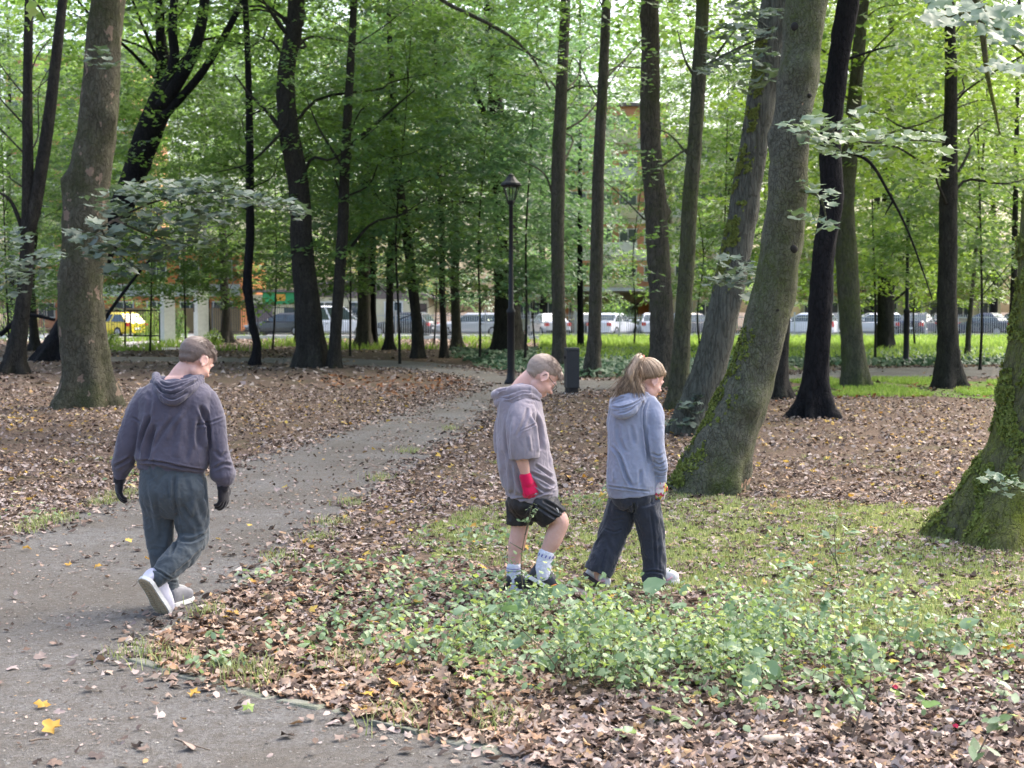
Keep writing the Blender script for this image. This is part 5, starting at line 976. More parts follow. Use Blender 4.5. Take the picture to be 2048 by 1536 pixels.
def crop_hair(name, c, M, k, mat, parent, side, top, low, n=5200, L=.012, seed=5, fringe=0, brow=.062):
    """close hair: scalp shell plus short strands.  side/top: shell thickness; low: height of the hairline at the back"""
    e = lambda p, r: ell(np.array(c) + M @ (np.array(p) * k), np.array(r) * k, M, 24)
    parts = [e((-.010, 0, .030 + top * .5), (.093 + side, .075 + side, .084 + top * .5)), e((.026, 0, .05), (.060 + top * .3, .064 + side, .052 + top))]
    if fringe: parts.append(e((.072, 0, .068), (.030, .048, .020 + top)))
    parts.append(e((-.036, 0, -.014), (.046 + side, .055 + side, .050)))
    V, N, Q = fuse(parts, .005, 8); X = (V - np.array(c)) @ M / k
    def keep(X):
        f, l, u = X.T; line = np.where(f > .0, .002 + f * .62 * (f > .02), .0) + np.where(f < -.0, low + (f + .09) * .45, 0)
        line = line + .007 * wav(X, .018, seed) ; face = (f > .052) & (u < brow - np.abs(l) * .1); ear = (np.abs(f + .002) < .026) & (u < .022); return (u > line) & ~face & ~(ear)
    kv = keep(X); kf = kv[Q].all(1); us = np.unique(Q[kf]); mp = -np.ones(len(V), int); mp[us] = np.arange(len(us)); _f, _u = X[us][:, 0], X[us][:, 2]; _ln = np.where(_f > 0, .002 + _f * .62 * (_f > .02), low + (_f + .09) * .45); Vk = V[us] + N[us] * (.0005 * wav(V[us], .012, seed) - k * (side + .003) * np.exp(-(np.maximum(_u - _ln, 0) / .022) ** 2))[:, None]; Fk = mp[Q[kf]]
    mb = MB(); mb.add(Vk, Fk); r = np.random.default_rng(seed); pick = r.integers(0, len(us), n); base = Vk[pick]; nn = N[us][pick]
    fl = M[:, 0] * 1.0 - M[:, 2] * .35; Xu = X[us][pick]; Ln = L * np.where(Xu[:, 2] > .06, 1.25, .4) * r.uniform(.6, 1.3, n); fr = np.where(Xu[:, 0] > .055, 1.0, 0.0); Ln = Ln * (1 + fr * .8); d = nn * .28 + fl * np.where(fr > 0, .35, .8)[:, None] - np.outer(fr, M[:, 2]) * .9 + r.normal(0, .16, (n, 3)); d /= np.linalg.norm(d, axis=1)[:, None]
    s_ = np.cross(d, r.normal(size=(n, 3))); s_ /= np.linalg.norm(s_, axis=1)[:, None]; s_ *= .0011; V3 = np.stack([base - s_, base + s_, base + d * Ln[:, None]], 1).reshape(-1, 3); mb.add(V3, np.arange(3 * n).reshape(-1, 3))
    return mb.build(name, mat, parent, True)
def locks(curves, r0, mat, name, parent, n=9):
    mb = MB()
    for q, rr in curves: mb.add(*tube(q, rr, n, 14, round_caps=False))
    return mb.build(name, mat, parent, True)
def eyes(c, M, k, parent):
    for sd_ in (1, -1):
        p = np.array(c) + M @ (np.array((.0675, sd_ * .031, -.001)) * k); e = add_mesh("eye", *ell(p, np.array((.0115,) * 3) * k, M), M_eye, parent, True); add_mesh("iris", *ell(p + M @ np.array((.0088, 0, -.003)) * k, np.array((.0035, .0055, .0055)) * k, M), M_iris, e, True)
def person(fig, lab, parts, voxel=.006):
    V, N, Q = fuse(parts, voxel, 2); o = add_mesh("person", V - fig.o, Q, M_skin, None, True); o.location = fig.o; tag(o, lab, "person"); return o

# ---------------------------------------------------------------- boy on the path
F1 = Fig(345, 1220); q = F1.q; t1 = F1.tube
M_h1 = fabric("hoodie_plum_grey", (.105, .096, .126), (.085, .077, .102)); M_p1 = fabric("joggers_slate_green", (.082, .096, .106), (.06, .072, .082)); M_g1 = fabric("glove_black", (.014, .013, .017), (.025, .022, .026), 500)
k1 = 1.09; hc1 = q(391, 721, .06); hM1 = frame((.54, .62, -.56), roll=-.03)
nk = [tube([q(352, 775, .02), q(364, 752, .035), q(383, 730, .055)], [.068, .064, .060], 18, 10)]
torso1 = F1.torso([(752, 358, 26, .06, .02), (775, 355, 58, .085, .01), (800, 354, 70, .105, 0), (860, 352, 60, .11, 0), (920, 345, 56, .105, 0), (970, 347, 58, .11, 0), (1000, 348, 50, .09, 0)])
larm = t1([(288, 795, 0, 14), (262, 860, -.01, 13), (250, 905, 0, 12), (241, 950, .03, 8)]); rarm = t1([(420, 805, 0, 14), (433, 865, -.02, 13), (440, 910, -.02, 12), (446, 968, .0, 8)])
lleg = t1([(322, 985, .0, 26), (322, 1070, .05, 20), (330, 1130, .07, 17), (341, 1195, .06, 11)]); rleg = t1([(376, 985, 0, 26), (390, 1080, .03, 20), (350, 1122, -.10, 16), (303, 1160, -.19, 11)])
lw, rw = q(240, 952, .03), q(446, 968, .0)
lh = dict(d=(-.12, .1, -.9), back=(-.8, -.5, .05), curl=.28, thumb_side=1, k=1.15, spread=.05); rh = dict(d=(.04, .05, -1), back=(.85, -.45, .1), curl=.36, thumb_side=-1, k=1.15, spread=.05)
feet = [t1([(338, 1195, .05, 11), (350, 1212, .12, 9)]), t1([(303, 1160, -.19, 10), (322, 1205, -.10, 8)])]
p1 = person(F1, "boy seen from behind in plum grey hoodie and slate joggers on the gravel path", [torso1, larm, rarm, lleg, rleg] + nk + feet + head_parts(hc1, hM1, k1) + hand(lw, **lh) + hand(rw, **rh))
eyes(hc1, hM1, k1, p1)
crop_hair("hair", hc1, hM1, k1, H1, p1, .006, .010, -.066, n=14000, L=.012, seed=5, fringe=0, brow=.040)
tors = F1.torso([(756, 357, 30, .065, .02), (764, 356, 52, .085, .01), (776, 354, 68, .105, 0), (795, 353, 77, .13, -.005), (830, 352, 77, .142, -.005), (870, 351, 74, .148, 0), (900, 348, 74, .155, 0, 3), (918, 345, 74, .158, 0, 8), (927, 344, 71, .145, 0, 10), (932, 343, 67, .128, 0, 11), (944, 342, 66, .125, 0, 11)], 44)
sl = t1([(296, 792, 0, 24), (279, 822, -.01, 25), (264, 862, -.02, 24), (254, 900, -.01, 23.5), (246, 926, .02, 22), (242, 942, .03, 17), (240, 952, .03, 13)], 22); sr = t1([(412, 798, 0, 25), (426, 828, -.01, 23), (433, 865, -.02, 21), (438, 900, -.02, 20), (443, 930, -.01, 22), (446, 950, 0, 25), (447, 962, 0, 20), (446, 970, 0, 13)], 22)
fd = [([q(308, 850, -.16), q(296, 890, -.16), q(292, 925, -.15)], .014, -.016), ([q(400, 830, -.15), q(392, 870, -.16), q(396, 900, -.16)], .012, -.012), ([q(398, 812, -.14), q(412, 850, -.12), q(416, 905, -.12)], .011, -.018), ([q(300, 830, -.13), q(287, 870, -.12), q(278, 905, -.12)], .011, -.018),
      ([q(330, 880, -.17), q(345, 850, -.17), q(368, 820, -.16)], .012, .006), ([q(300, 905, -.16), q(320, 870, -.16), q(345, 835, -.15)], .010, -.005), ([q(285, 936, -.14), q(343, 946, -.14), q(400, 950, -.13)][:3], .006, 0), ([q(272, 921, -.10), q(310, 924, -.15), q(345, 930, -.15), q(385, 940, -.14), q(412, 943, -.08)], .006, -.010),
      ([q(392, 850, -.1), q(412, 848, -.12), q(446, 836, -.1)], .006, -.007), ([q(262, 835, -.1), q(280, 845, -.11)], .006, -.006), ([q(425, 940, -.08), q(445, 930, -.1), q(466, 935, -.07)], .008, -.008), ([q(226, 935, -.05), q(245, 925, -.08), q(262, 915, -.05)], .008, -.008), ([q(428, 900, -.09), q(440, 915, -.1), q(452, 905, -.08)], .009, -.006), ([q(290, 785, -.11), q(300, 800, -.13), q(296, 840, -.13)], .012, -.004),
      ([q(360, 830, -.17), q(358, 880, -.17), q(350, 915, -.17)], .018, .005), ([q(378, 840, -.16), q(376, 890, -.17), q(368, 925, -.16)], .012, -.005)]
hood1 = cloth("hoodie", [tors, sl, sr], .005, fd, M_h1, p1, .0025, .12, seed=11)
U = lambda a, b, c, r, d0=-.12: tube([q(*a), q(*b), q(*c)], r, 12, 24)
def hoodtubes(F, rows):
    out = []
    for pts, rr in rows: out.append(tube([F.q(*p) for p in pts], [x / F.s for x in rr], 14, 30))
    return out
hb = hoodtubes(F1, [([(312, 752, .04), (318, 768, -.06), (345, 776, -.11), (380, 766, -.07), (402, 752, .04)], [9, 11, 12, 11, 8]), ([(308, 764, .0), (320, 784, -.10), (345, 790, -.14), (378, 780, -.11), (404, 762, .0)], [8, 10, 11, 10, 7]), ([(318, 778, -.08), (330, 796, -.145), (346, 802, -.16), (364, 794, -.145), (384, 780, -.09)], [8, 10, 10, 9, 7]), ([(325, 762, -.0), (356, 764, -.02), (392, 754, .01)], [10, 12, 10])])
cloth("hood", hb, .005, [([q(310, 768, -.1), q(328, 784, -.14), q(352, 785, -.16), q(396, 760, -.08)], .0055, -.016), ([q(322, 786, -.14), q(345, 798, -.18), q(376, 784, -.14)], .005, -.009), ([q(312, 757, -.1), q(340, 770, -.1), q(390, 754, -.08)], .005, -.010)], M_h1, hood1, .0015, .06, it=5, seed=13)
jl = t1([(316, 950, -.01, 26), (314, 985, -.01, 34), (317, 1030, .03, 31.5), (320, 1080, .05, 28), (326, 1120, .07, 25), (334, 1155, .08, 22), (341, 1178, .07, 17), (343, 1192, .06, 14)], 24)
jr = t1([(376, 950, -.01, 26), (378, 985, -.02, 37), (383, 1030, .01, 35), (387, 1068, .02, 31), (376, 1096, -.03, 28), (355, 1118, -.09, 27), (335, 1138, -.14, 25), (322, 1152, -.17, 19), (314, 1160, -.18, 16)], 24)
hips = F1.torso([(918, 345, 60, .12, 0, 8), (940, 345, 64, .13, 0, 8), (965, 347, 67, .145, 0), (990, 348, 67, .145, 0), (1015, 350, 58, .11, 0.01), (1035, 352, 38, .07, .02)], 36)
cloth("joggers", [hips, jl, jr], .005, [([q(347, 950, -.18), q(345, 985, -.18), q(350, 1040, -.14)], .010, -.009), ([q(350, 1040, -.1), q(352, 1080, -.08), q(348, 1110, -.08)], .008, -.012), ([q(412, 1068, -.05), q(388, 1080, -.06), q(362, 1078, -.04)], .008, -.010), ([q(300, 960, -.15), q(305, 1020, -.12), q(312, 1080, -.08)], .014, .006), ([q(390, 955, -.12), q(406, 980, -.10), q(412, 1003, -.04)], .005, -.006), ([q(330, 960, -.17), q(338, 1000, -.16)], .01, -.006), ([q(410, 1095, -.1), q(380, 1125, -.12), q(352, 1150, -.16)], .010, -.007), ([q(300, 1138, -.2), q(322, 1146, -.22), q(345, 1160, -.18)], .005, -.008), ([q(395, 1000, -.12), q(402, 1040, -.09)], .012, -.007), ([q(362, 1012, -.14), q(395, 1062, -.1)], .012, -.006), ([q(330, 1160, .02), q(352, 1168, .02)], .005, -.006)], M_p1, p1, .004, .11, seed=17, it=8)
for w_, hh, nm in ((lw, lh, ''), (rw, rh, '')):
    dd = np.array(hh['d'], float); dd /= np.linalg.norm(dd); V, N, Q = fuse(hand(w_, **hh, extra=.0022) + [tube([w_ - dd * .03, w_ + dd * .025], [.033, .034], 16, 6)], .0035, 3); add_mesh("glove", V, Q, M_g1, p1, True)
M_sh1 = simple("trainer_lavender_white", (.60, .58, .66), .6, (.52, .50, .58), 20, .2, 150, .002); M_so1 = simple("sole_white", (.68, .67, .64), .7); M_ou1 = simple("outsole_tan", (.48, .40, .28), .85, (.36, .29, .20), 40); M_tr1 = simple("tread_tan", (.32, .26, .17), .85); M_sh1g = simple("trainer_grey", (.14, .14, .155), .7, (.2, .2, .22), 20)
shoe(q(284, 1160, -.24), q(331, 1235, -.10), (-.50, -.85, -.16), w=.056, mat=M_sh1, msole=(M_so1, M_ou1, M_tr1), parent=p1, h=.078, accents=[(M_trim, .10, .16, .035, .085, 1, .006), (M_trim, .10, .16, .035, .085, -1, .006)])
gz = q(338, 1216, .02); gz[2] = .006; tz = gz + np.array([.075, .20, 0]); shoe(gz, tz, (0, 0, -1), w=.046, mat=M_sh1g, msole=(M_so1,), parent=p1)

# ---------------------------------------------------------------- boy in shorts
F2 = Fig(1040, 1192); q = F2.q; t2 = F2.tube
M_h2 = fabric("hoodie_mauve_grey", (.30, .26, .285), (.255, .22, .245)); M_s2 = simple("shorts_black", (.010, .010, .013), .55, (.018, .018, .022), 12, .3, 300, .002); M_g2 = fabric("glove_crimson", (.72, .012, .085), (.58, .01, .07), 500); M_sock = fabric("sock_white", (.74, .74, .80), (.64, .64, .72), 300)
k2 = 1.05; hc2 = q(1081, 753, .0); hM2 = frame((.70, .22, -.68), roll=-.04)
nk = [tube([q(1032, 795, .0), q(1046, 772, .0), q(1068, 750, .0)], [.062, .057, .054], 18, 10), ell(q(1062, 768, 0), (.05, .05, .05))]
torso2 = F2.torso([(785, 1036, 24, .07, 0), (805, 1038, 32, .13, 0), (860, 1046, 38, .13, 0), (940, 1052, 40, .12, 0), (990, 1056, 36, .10, 0), (1005, 1056, 28, .08, 0)])
ra = t2([(1042, 812, -.13, 14), (1040, 870, -.19, 13.5), (1041, 905, -.20, 12.5), (1047, 930, -.195, 11.5), (1052, 954, -.185, 8.5)]); la = t2([(1034, 812, .13, 14), (1012, 870, .18, 13), (1022, 925, .20, 11), (1040, 960, .18, 9)])
rl = t2([(1076, 1008, -.075, 22), (1104, 1028, -.08, 21), (1119, 1043, -.08, 19), (1113, 1062, -.08, 18.5), (1104, 1084, -.08, 17.5), (1093, 1106, -.08, 13), (1087, 1138, -.08, 12)]); ll = t2([(1042, 1005, .08, 26), (1040, 1040, .08, 20), (1039, 1062, .08, 18), (1033, 1090, .08, 17.5), (1029, 1118, .08, 13), (1027, 1165, .08, 11)])
w2 = q(1052, 956, -.185); h2 = dict(d=(.33, .0, -.9), back=(.35, -.93, .1), curl=.85, thumb_side=-1, k=1.18); wl2 = q(1040, 962, .18); hl2 = dict(d=(.3, 0, -.9), back=(0, 1, 0), curl=.7, thumb_side=1, k=1.0)
ft = [t2([(1027, 1165, .08, 11), (1045, 1188, .08, 9)]), t2([(1087, 1138, -.08, 12), (1088, 1160, -.08, 9)])]
p2 = person(F2, "boy with glasses in mauve grey hoodie, black shorts and crimson glove", [torso2, ra, la, rl, ll] + nk + ft + head_parts(hc2, hM2, k2) + hand(w2, **h2) + hand(wl2, **hl2), .0055)
eyes(hc2, hM2, k2, p2); crop_hair("hair", hc2, hM2, k2, H2, p2, .004, .014, -.064, n=12000, L=.010, seed=6, fringe=1)
# glasses
gm_ = simple("spectacle_frame", (.02, .018, .02), .35); mb = MB(); hp = lambda f, l, u: np.array(hc2) + hM2 @ (np.array((f, l, u)) * k2)
for sd_ in (1, -1):
    mb.add(*tube([hp(.096, sd_ * .031 + math.cos(a) * .022, -.002 + math.sin(a) * .017) for a in np.linspace(0, 6.28, 20)], [.0018] * 20, 6, round_caps=False)); mb.add(*tube([hp(.096, sd_ * .053, .004), hp(.088, sd_ * .068, .006), hp(.04, sd_ * .077, .008), hp(-.002, sd_ * .082, .012), hp(-.016, sd_ * .082, -.006)], [.0019] * 5, 6, 16))
mb.add(*tube([hp(.096, .010, .004), hp(.100, 0, .007), hp(.096, -.010, .004)], [.0017] * 3, 6, 8)); mb.build("glasses", gm_, p2, True)
tors = F2.torso([(782, 1034, 26, .075, .0), (789, 1036, 38, .11, 0), (800, 1038, 45, .15, 0, 3), (820, 1040, 46, .17, 0, 3), (850, 1042, 49, .18, 0), (890, 1046, 53, .185, 0), (930, 1051, 56, .19, 0, 2), (962, 1057, 57, .192, 0, 6), (980, 1060, 56, .185, 0, 9), (988, 1062, 53, .17, 0, 11), (1000, 1064, 53, .168, 0, 12)], 44)
def collar_sleeve(F, pts, hollow): return tube([F.q(*p[:3]) for p in pts], [p[3] / F.s for p in pts], 24, len(pts) * 5, round_caps=False, hollow=hollow)
sr = collar_sleeve(F2, [(1044, 806, -.09, 24), (1044, 830, -.14, 29), (1043, 858, -.175, 31), (1045, 885, -.19, 31), (1048, 905, -.19, 31), (1049, 917, -.19, 29.5)], .05); sl = collar_sleeve(F2, [(1032, 806, .09, 24), (1018, 840, .15, 27), (1012, 875, .18, 26), (1013, 905, .19, 25)], .04)
fd = [([q(1056, 815, -.19), q(1048, 840, -.2), q(1034, 872, -.21)], .009, -.009), ([q(1066, 825, -.15), q(1078, 860, -.14), q(1082, 900, -.14)], .011, -.020), ([q(1040, 862, -.24), q(1062, 852, -.22), q(1078, 842, -.16)], .004, -.007), ([q(1060, 945, -.19), q(1090, 960, -.16), q(1110, 972, -.1)], .008, -.014), ([q(1062, 960, -.19), q(1085, 980, -.17), q(1108, 982, -.1)], .008, -.013), ([q(1070, 930, -.18), q(1092, 945, -.15), q(1106, 955, -.1)], .007, -.010), ([q(1066, 975, -.19), q(1082, 990, -.18)], .008, -.010),
      ([q(1004, 998, -.08), q(1030, 1001, -.17), q(1065, 993, -.17), q(1100, 980, -.12), q(1116, 972, -.04)], .0055, -.012), ([q(1020, 930, -.18), q(1024, 965, -.18), q(1026, 992, -.17)], .010, -.009), ([q(1006, 900, -.12), q(1010, 950, -.12)], .012, -.005), ([q(1034, 935, -.2), q(1040, 970, -.2), q(1050, 992, -.19)], .010, -.010), ([q(1092, 880, -.12), q(1098, 910, -.12), q(1100, 935, -.1)], .006, -.006), ([q(1050, 800, -.14), q(1070, 805, -.12)], .006, .004), ([q(1020, 830, -.15), q(1016, 880, -.16), q(1018, 915, -.16)], .012, -.009), ([q(1058, 870, -.24), q(1062, 900, -.24)], .008, .006)]
hood2 = cloth("hoodie", [tors, sr, sl], .005, fd, M_h2, p2, .0022, .12, seed=21)
hb = hoodtubes(F2, [([(1080, 792, -.06), (1060, 778, -.10), (1030, 780, -.11), (1003, 787, -.06), (992, 790, .0), (1003, 785, .06), (1040, 776, .08)], [5, 8, 10, 11, 11, 10, 7]), ([(1078, 800, -.07), (1055, 790, -.125), (1028, 798, -.13), (1004, 804, -.06), (998, 805, 0), (1006, 802, .06), (1040, 788, .1)], [4, 7, 10, 11, 11, 10, 7]), ([(1040, 800, -.15), (1022, 812, -.11), (1010, 814, 0), (1020, 810, .08)], [6, 9, 10, 7]), ([(1066, 786, -.03), (1040, 786, -.04), (1015, 795, 0)], [14, 20, 14])])
cloth("hood", hb, .005, [([q(1070, 788, -.16), q(1045, 786, -.17), q(1018, 796, -.14), q(994, 798, -.05)], .0045, -.009), ([q(1062, 798, -.18), q(1040, 802, -.18), q(1020, 812, -.16)], .0045, -.007), ([q(994, 784, -.09), q(1004, 778, -.10), q(1012, 776, -.1)], .006, -.010)], M_h2, hood2, .0015, .06, it=5, seed=23)
sh = [F2.torso([(992, 1056, 42, .14, 0), (1010, 1056, 41, .14, 0), (1022, 1054, 34, .11, 0), (1034, 1052, 20, .06, 0)], 32), collar_sleeve(F2, [(1068, 1002, -.075, 36), (1088, 1016, -.08, 34), (1102, 1030, -.08, 31), (1108, 1038, -.08, 29)], .03), collar_sleeve(F2, [(1042, 1002, .07, 32), (1040, 1025, .08, 29), (1039, 1050, .08, 26.5)], .03)]
so_ = cloth("shorts", sh, .005, [([q(1070, 1010, -.18), q(1100, 1030, -.18), q(1125, 1042, -.15)], .007, -.006), ([q(1085, 1000, -.18), q(1110, 1015, -.17), q(1130, 1028, -.12)], .007, -.006), ([q(1068, 1005, -.15), q(1066, 1030, -.14), q(1075, 1046, -.12)], .007, -.012)], M_s2, p2, .003, .09, seed=27, it=7)
add_mesh("logo", *tube([q(1113, 1016, -.178), q(1116, 1020, -.178), q(1117, 1025, -.176)], [.0014, .002, .0014], 8, 8), M_so1, so_, True)
dd = np.array(h2['d']); V, N, Q = fuse(hand(w2, **h2, extra=.003) + [tube([w2 - dd * .012, w2 + dd * .03], [.036, .036], 18, 6)], .0035, 3); add_mesh("glove", V, Q, M_g2, p2, True)
dd = np.array(hl2['d']); V, N, Q = fuse(hand(wl2, **hl2, extra=.003) + [tube([wl2 - dd * .012, wl2 + dd * .03], [.034, .033], 18, 6)], .0035, 3); add_mesh("glove", V, Q, M_g2, p2, True)
M_cuff = simple("sock_blue_lettering", (.16, .16, .42), .8)
for pts, band in (([(1093, 1106, -.08, 15.5), (1089, 1122, -.08, 15.5), (1086, 1140, -.08, 16), (1086, 1152, -.08, 15)], 0), ([(1028, 1132, .08, 14.5), (1028, 1150, .08, 15), (1029, 1168, .08, 15.5), (1034, 1180, .08, 14)], 1)):
    V, N, Q = fuse([t2(pts, 20)], .004, 2); V = V + N * (.0012 * cn(V * [1, 1, 2.2], .03, 5))[:, None]; sk = add_mesh("sock", V, Q, M_sock, p2, True)
    if band == 0:
        mb = MB(); ax = (q(1089, 1122, -.08) - q(1093, 1106, -.08)); ax /= np.linalg.norm(ax); c = q(1092, 1111, -.08); u1 = np.array([1, 0, 0.]); u1 -= ax * (u1 @ ax); u1 /= np.linalg.norm(u1); v1 = np.cross(ax, u1)
        for a in np.linspace(0, 2 * math.pi, 13)[:-1]: dr = u1 * math.cos(a) + v1 * math.sin(a); mb.add(*tube([c + dr * .0465 - ax * .008, c + dr * .0465 + ax * .008 + np.cross(ax, dr) * .003], [.0042, .0042], 6, round_caps=False, flat=(dr, .4)))
        mb.build("lettering", M_cuff, sk)
    else:
        c = q(1028, 1136, .08); mb = MB()
        for z in (0, -.014): mb.add(*tube([c + np.array([math.cos(a) * .0435, math.sin(a) * .0435, z]) for a in np.linspace(0, 6.28, 24)], [.0022] * 24, 6, round_caps=False))
        mb.build("stripe", M_cuff, sk)
M_sh2 = simple("trainer_black", (.014, .014, .018), .5, (.03, .03, .036), 30, .2, 150, .002); M_orn = simple("trainer_orange", (.8, .2, .03), .5)
shoe(q(1052, 1158, -.08), q(1108, 1190, -.10), (-.5, -.28, -.82), w=.045, mat=M_sh2, msole=(M_so1, M_trim, M_iron), parent=p2, h=.085, accents=[(M_orn, .80, .90, .03, .055, -1, .005), (M_so1, .45, .62, .035, .08, -1, .0025)])
gz = q(1013, 1193, .08); gz[2] = .006; tz = q(1072, 1200, .05); tz[2] = .006; shoe(gz, tz, (0, 0, -1), w=.045, mat=M_sh2, msole=(M_so1, M_trim, M_iron), parent=p2, h=.08, accents=[(M_orn, .10, .18, .03, .05, -1, .004)])

# ---------------------------------------------------------------- girl with the ponytail
F3 = Fig(1300, 1172); q = F3.q; t3 = F3.tube
M_h3 = fabric("hoodie_blue_grey", (.29, .31, .40), (.245, .265, .345)); M_p3 = fabric("trousers_dark_grey", (.045, .05, .065), (.03, .034, .045), 300); M_g3n = None
k3 = 1.02; hc3 = q(1296, 760, .03); hM3 = frame((.80, .46, -.40), roll=.0)
nk = [tube([q(1272, 802, .0), q(1280, 785, .01), q(1290, 768, .02)], [.056, .050, .050], 18, 10)]
torso3 = F3.torso([(790, 1270, 26, .065, 0), (806, 1268, 40, .10, 0), (860, 1264, 38, .11, 0), (940, 1264, 36, .09, 0), (990, 1266, 30, .08, 0), (1000, 1268, 24, .06, 0)])
ra = t3([(1302, 818, -.05, 13), (1313, 870, -.08, 12), (1316, 900, -.08, 11), (1322, 960, -.05, 8)]); la = t3([(1236, 816, .08, 13), (1240, 870, .14, 12), (1262, 905, .2, 11), (1285, 930, .25, 9)])
rl = t3([(1290, 1012, -.03, 18), (1303, 1075, .0, 19), (1308, 1120, .0, 16), (1306, 1160, .0, 11)]); ll = t3([(1248, 1012, .05, 18), (1230, 1072, .05, 19), (1210, 1115, .02, 16), (1192, 1145, .0, 11)])
w3 = q(1322, 964, -.05); h3 = dict(d=(-.10, .05, -1), back=(.45, -.9, .1), curl=.32, thumb_side=-1, k=.98, spread=.3); wl3 = q(1285, 932, .25); hl3 = dict(d=(.6, .3, -.6), back=(0, .8, .4), curl=.4, thumb_side=1, k=.95)
ft = [t3([(1306, 1160, .0, 11), (1325, 1168, .02, 9)]), t3([(1192, 1145, .0, 11), (1196, 1160, 0, 9)])]
p3 = person(F3, "girl with golden brown ponytail in long blue grey hoodie and dark wide trousers", [torso3, ra, la, rl, ll] + nk + ft + head_parts(hc3, hM3, k3) + hand(w3, **h3) + hand(wl3, **hl3), .0055)
eyes(hc3, hM3, k3, p3)
# scalp hair drawn back to the tie, then the ponytail
hp3 = lambda f, l, u: np.array(hc3) + hM3 @ (np.array((f, l, u)) * k3)
hr3 = crop_hair("hair", hc3, hM3, k3, H3, p3, .008, .012, -.050, n=600, L=.006, seed=8, fringe=1)
tie = hp3(-.078, .006, .100); r = np.random.default_rng(9); cs = []; Rr = np.array([.102, .084, .0915]); td = np.array([-.67, .07, .71]); td /= np.linalg.norm(td)
for i in range(1100):     # fine strands drawn back over the skull to the tie
    a = r.uniform(-math.pi, math.pi); h_ = np.interp(abs(a), [0, .9, 1.5, 2.2, math.pi], [.34, .22, -.22, -.62, -.72]) + r.normal(0, .05); d0 = np.array([math.cos(a), math.sin(a), h_]); d0 /= np.linalg.norm(d0); e0 = r.uniform(.0, .035); path = []
    for t in (0, .2, .4, .6, .8, 1.0):
        dd_ = d0 * (1 - t) + td * t; dd_ /= np.linalg.norm(dd_); v_ = np.array([-.010, 0, .036]) + Rr * dd_ * (1 + e0 * math.sin(t * 3.1) + .006); path.append(hp3(*v_))
    path[-1] = tie + r.normal(0, .005, 3); cs.append((path, [.0005, .0010, .0012, .0012, .0011, .0009]))
locks(cs, .005, H3, "hair_strands", hr3, 4)
cs = []; core = []; tp = np.array(tie)
def tail(e, sp):
    m1 = q(1277, 716, -.07) + r.normal(0, .008, 3) * sp; m2 = q(1267, 742, -.10) + r.normal(0, .014, 3) * sp * [1.1, 1, .4]; m3 = m2 * .5 + e * .5 + r.normal(0, .006, 3) * sp; m4 = m3 * .4 + e * .6 + r.normal(0, .005, 3); return [tp + r.normal(0, .004, 3), m1, m2, m3, m4, e]
for i in range(34):
    e = q(r.normal(1256, 15), r.uniform(780, 806), r.uniform(-.13, -.03)); core.append(tube(tail(e, 1), [.006, .011, .014, .012, .008, .002], 10, 24))
V, N, Q = fuse(core, .0045, 6); ponytail = add_mesh("ponytail", V + N * (.0011 * cn(V * [1, 1, .2], .010, 3))[:, None], Q, H3, p3, True)
for i in range(1500):
    e = q(r.normal(1255, 15), r.uniform(776, 812), r.uniform(-.14, -.01)); w_ = tail(e, 1.12); cs.append((w_, [.0008, .0012, .0013, .0012, .0009, .0003]))
for i in range(60): e = q(1240 + r.normal(0, 7), r.uniform(795, 822), -.11 + r.normal(0, .01)); m = q(1246 + r.normal(0, 6), 775 + r.normal(0, 5), -.12); cs.append(([q(1262, 745, -.1), m, m + r.normal(0, .010, 3) + [0, 0, -.03], e], [.002, .002, .0016, .0004]))
locks(cs, .005, H3, "loose_hair_strands", ponytail, 4)
add_mesh("hair_tie", *tube([tie + hM3 @ np.array((0.006 * math.cos(a) - .006, .019 * math.cos(a), .019 * math.sin(a))) for a in np.linspace(0, 6.28, 20)], [.006] * 20, 8, round_caps=False), simple("hair_tie_rust", (.42, .10, .06), .7), p3, True)
tors = F3.torso([(788, 1272, 26, .065, .0), (795, 1270, 38, .09, 0), (806, 1268, 46, .115, 0), (830, 1265, 48, .13, 0), (870, 1262, 46, .135, 0), (910, 1262, 47, .14, 0), (945, 1263, 50, .15, 0), (968, 1264, 51, .15, 0, -2), (976, 1264, 50, .142, 0, -3), (990, 1265, 48, .138, 0, -4)], 44)
sr = t3([(1296, 808, -.03, 22), (1307, 832, -.06, 20), (1312, 865, -.08, 17.5), (1313, 895, -.085, 17), (1317, 920, -.07, 17), (1321, 938, -.06, 15), (1322, 948, -.055, 12.5), (1322, 962, -.05, 11.5)], 22); sl = t3([(1242, 808, .05, 22), (1232, 850, .10, 19), (1240, 885, .15, 17), (1262, 905, .2, 15), (1284, 928, .25, 12)], 20)
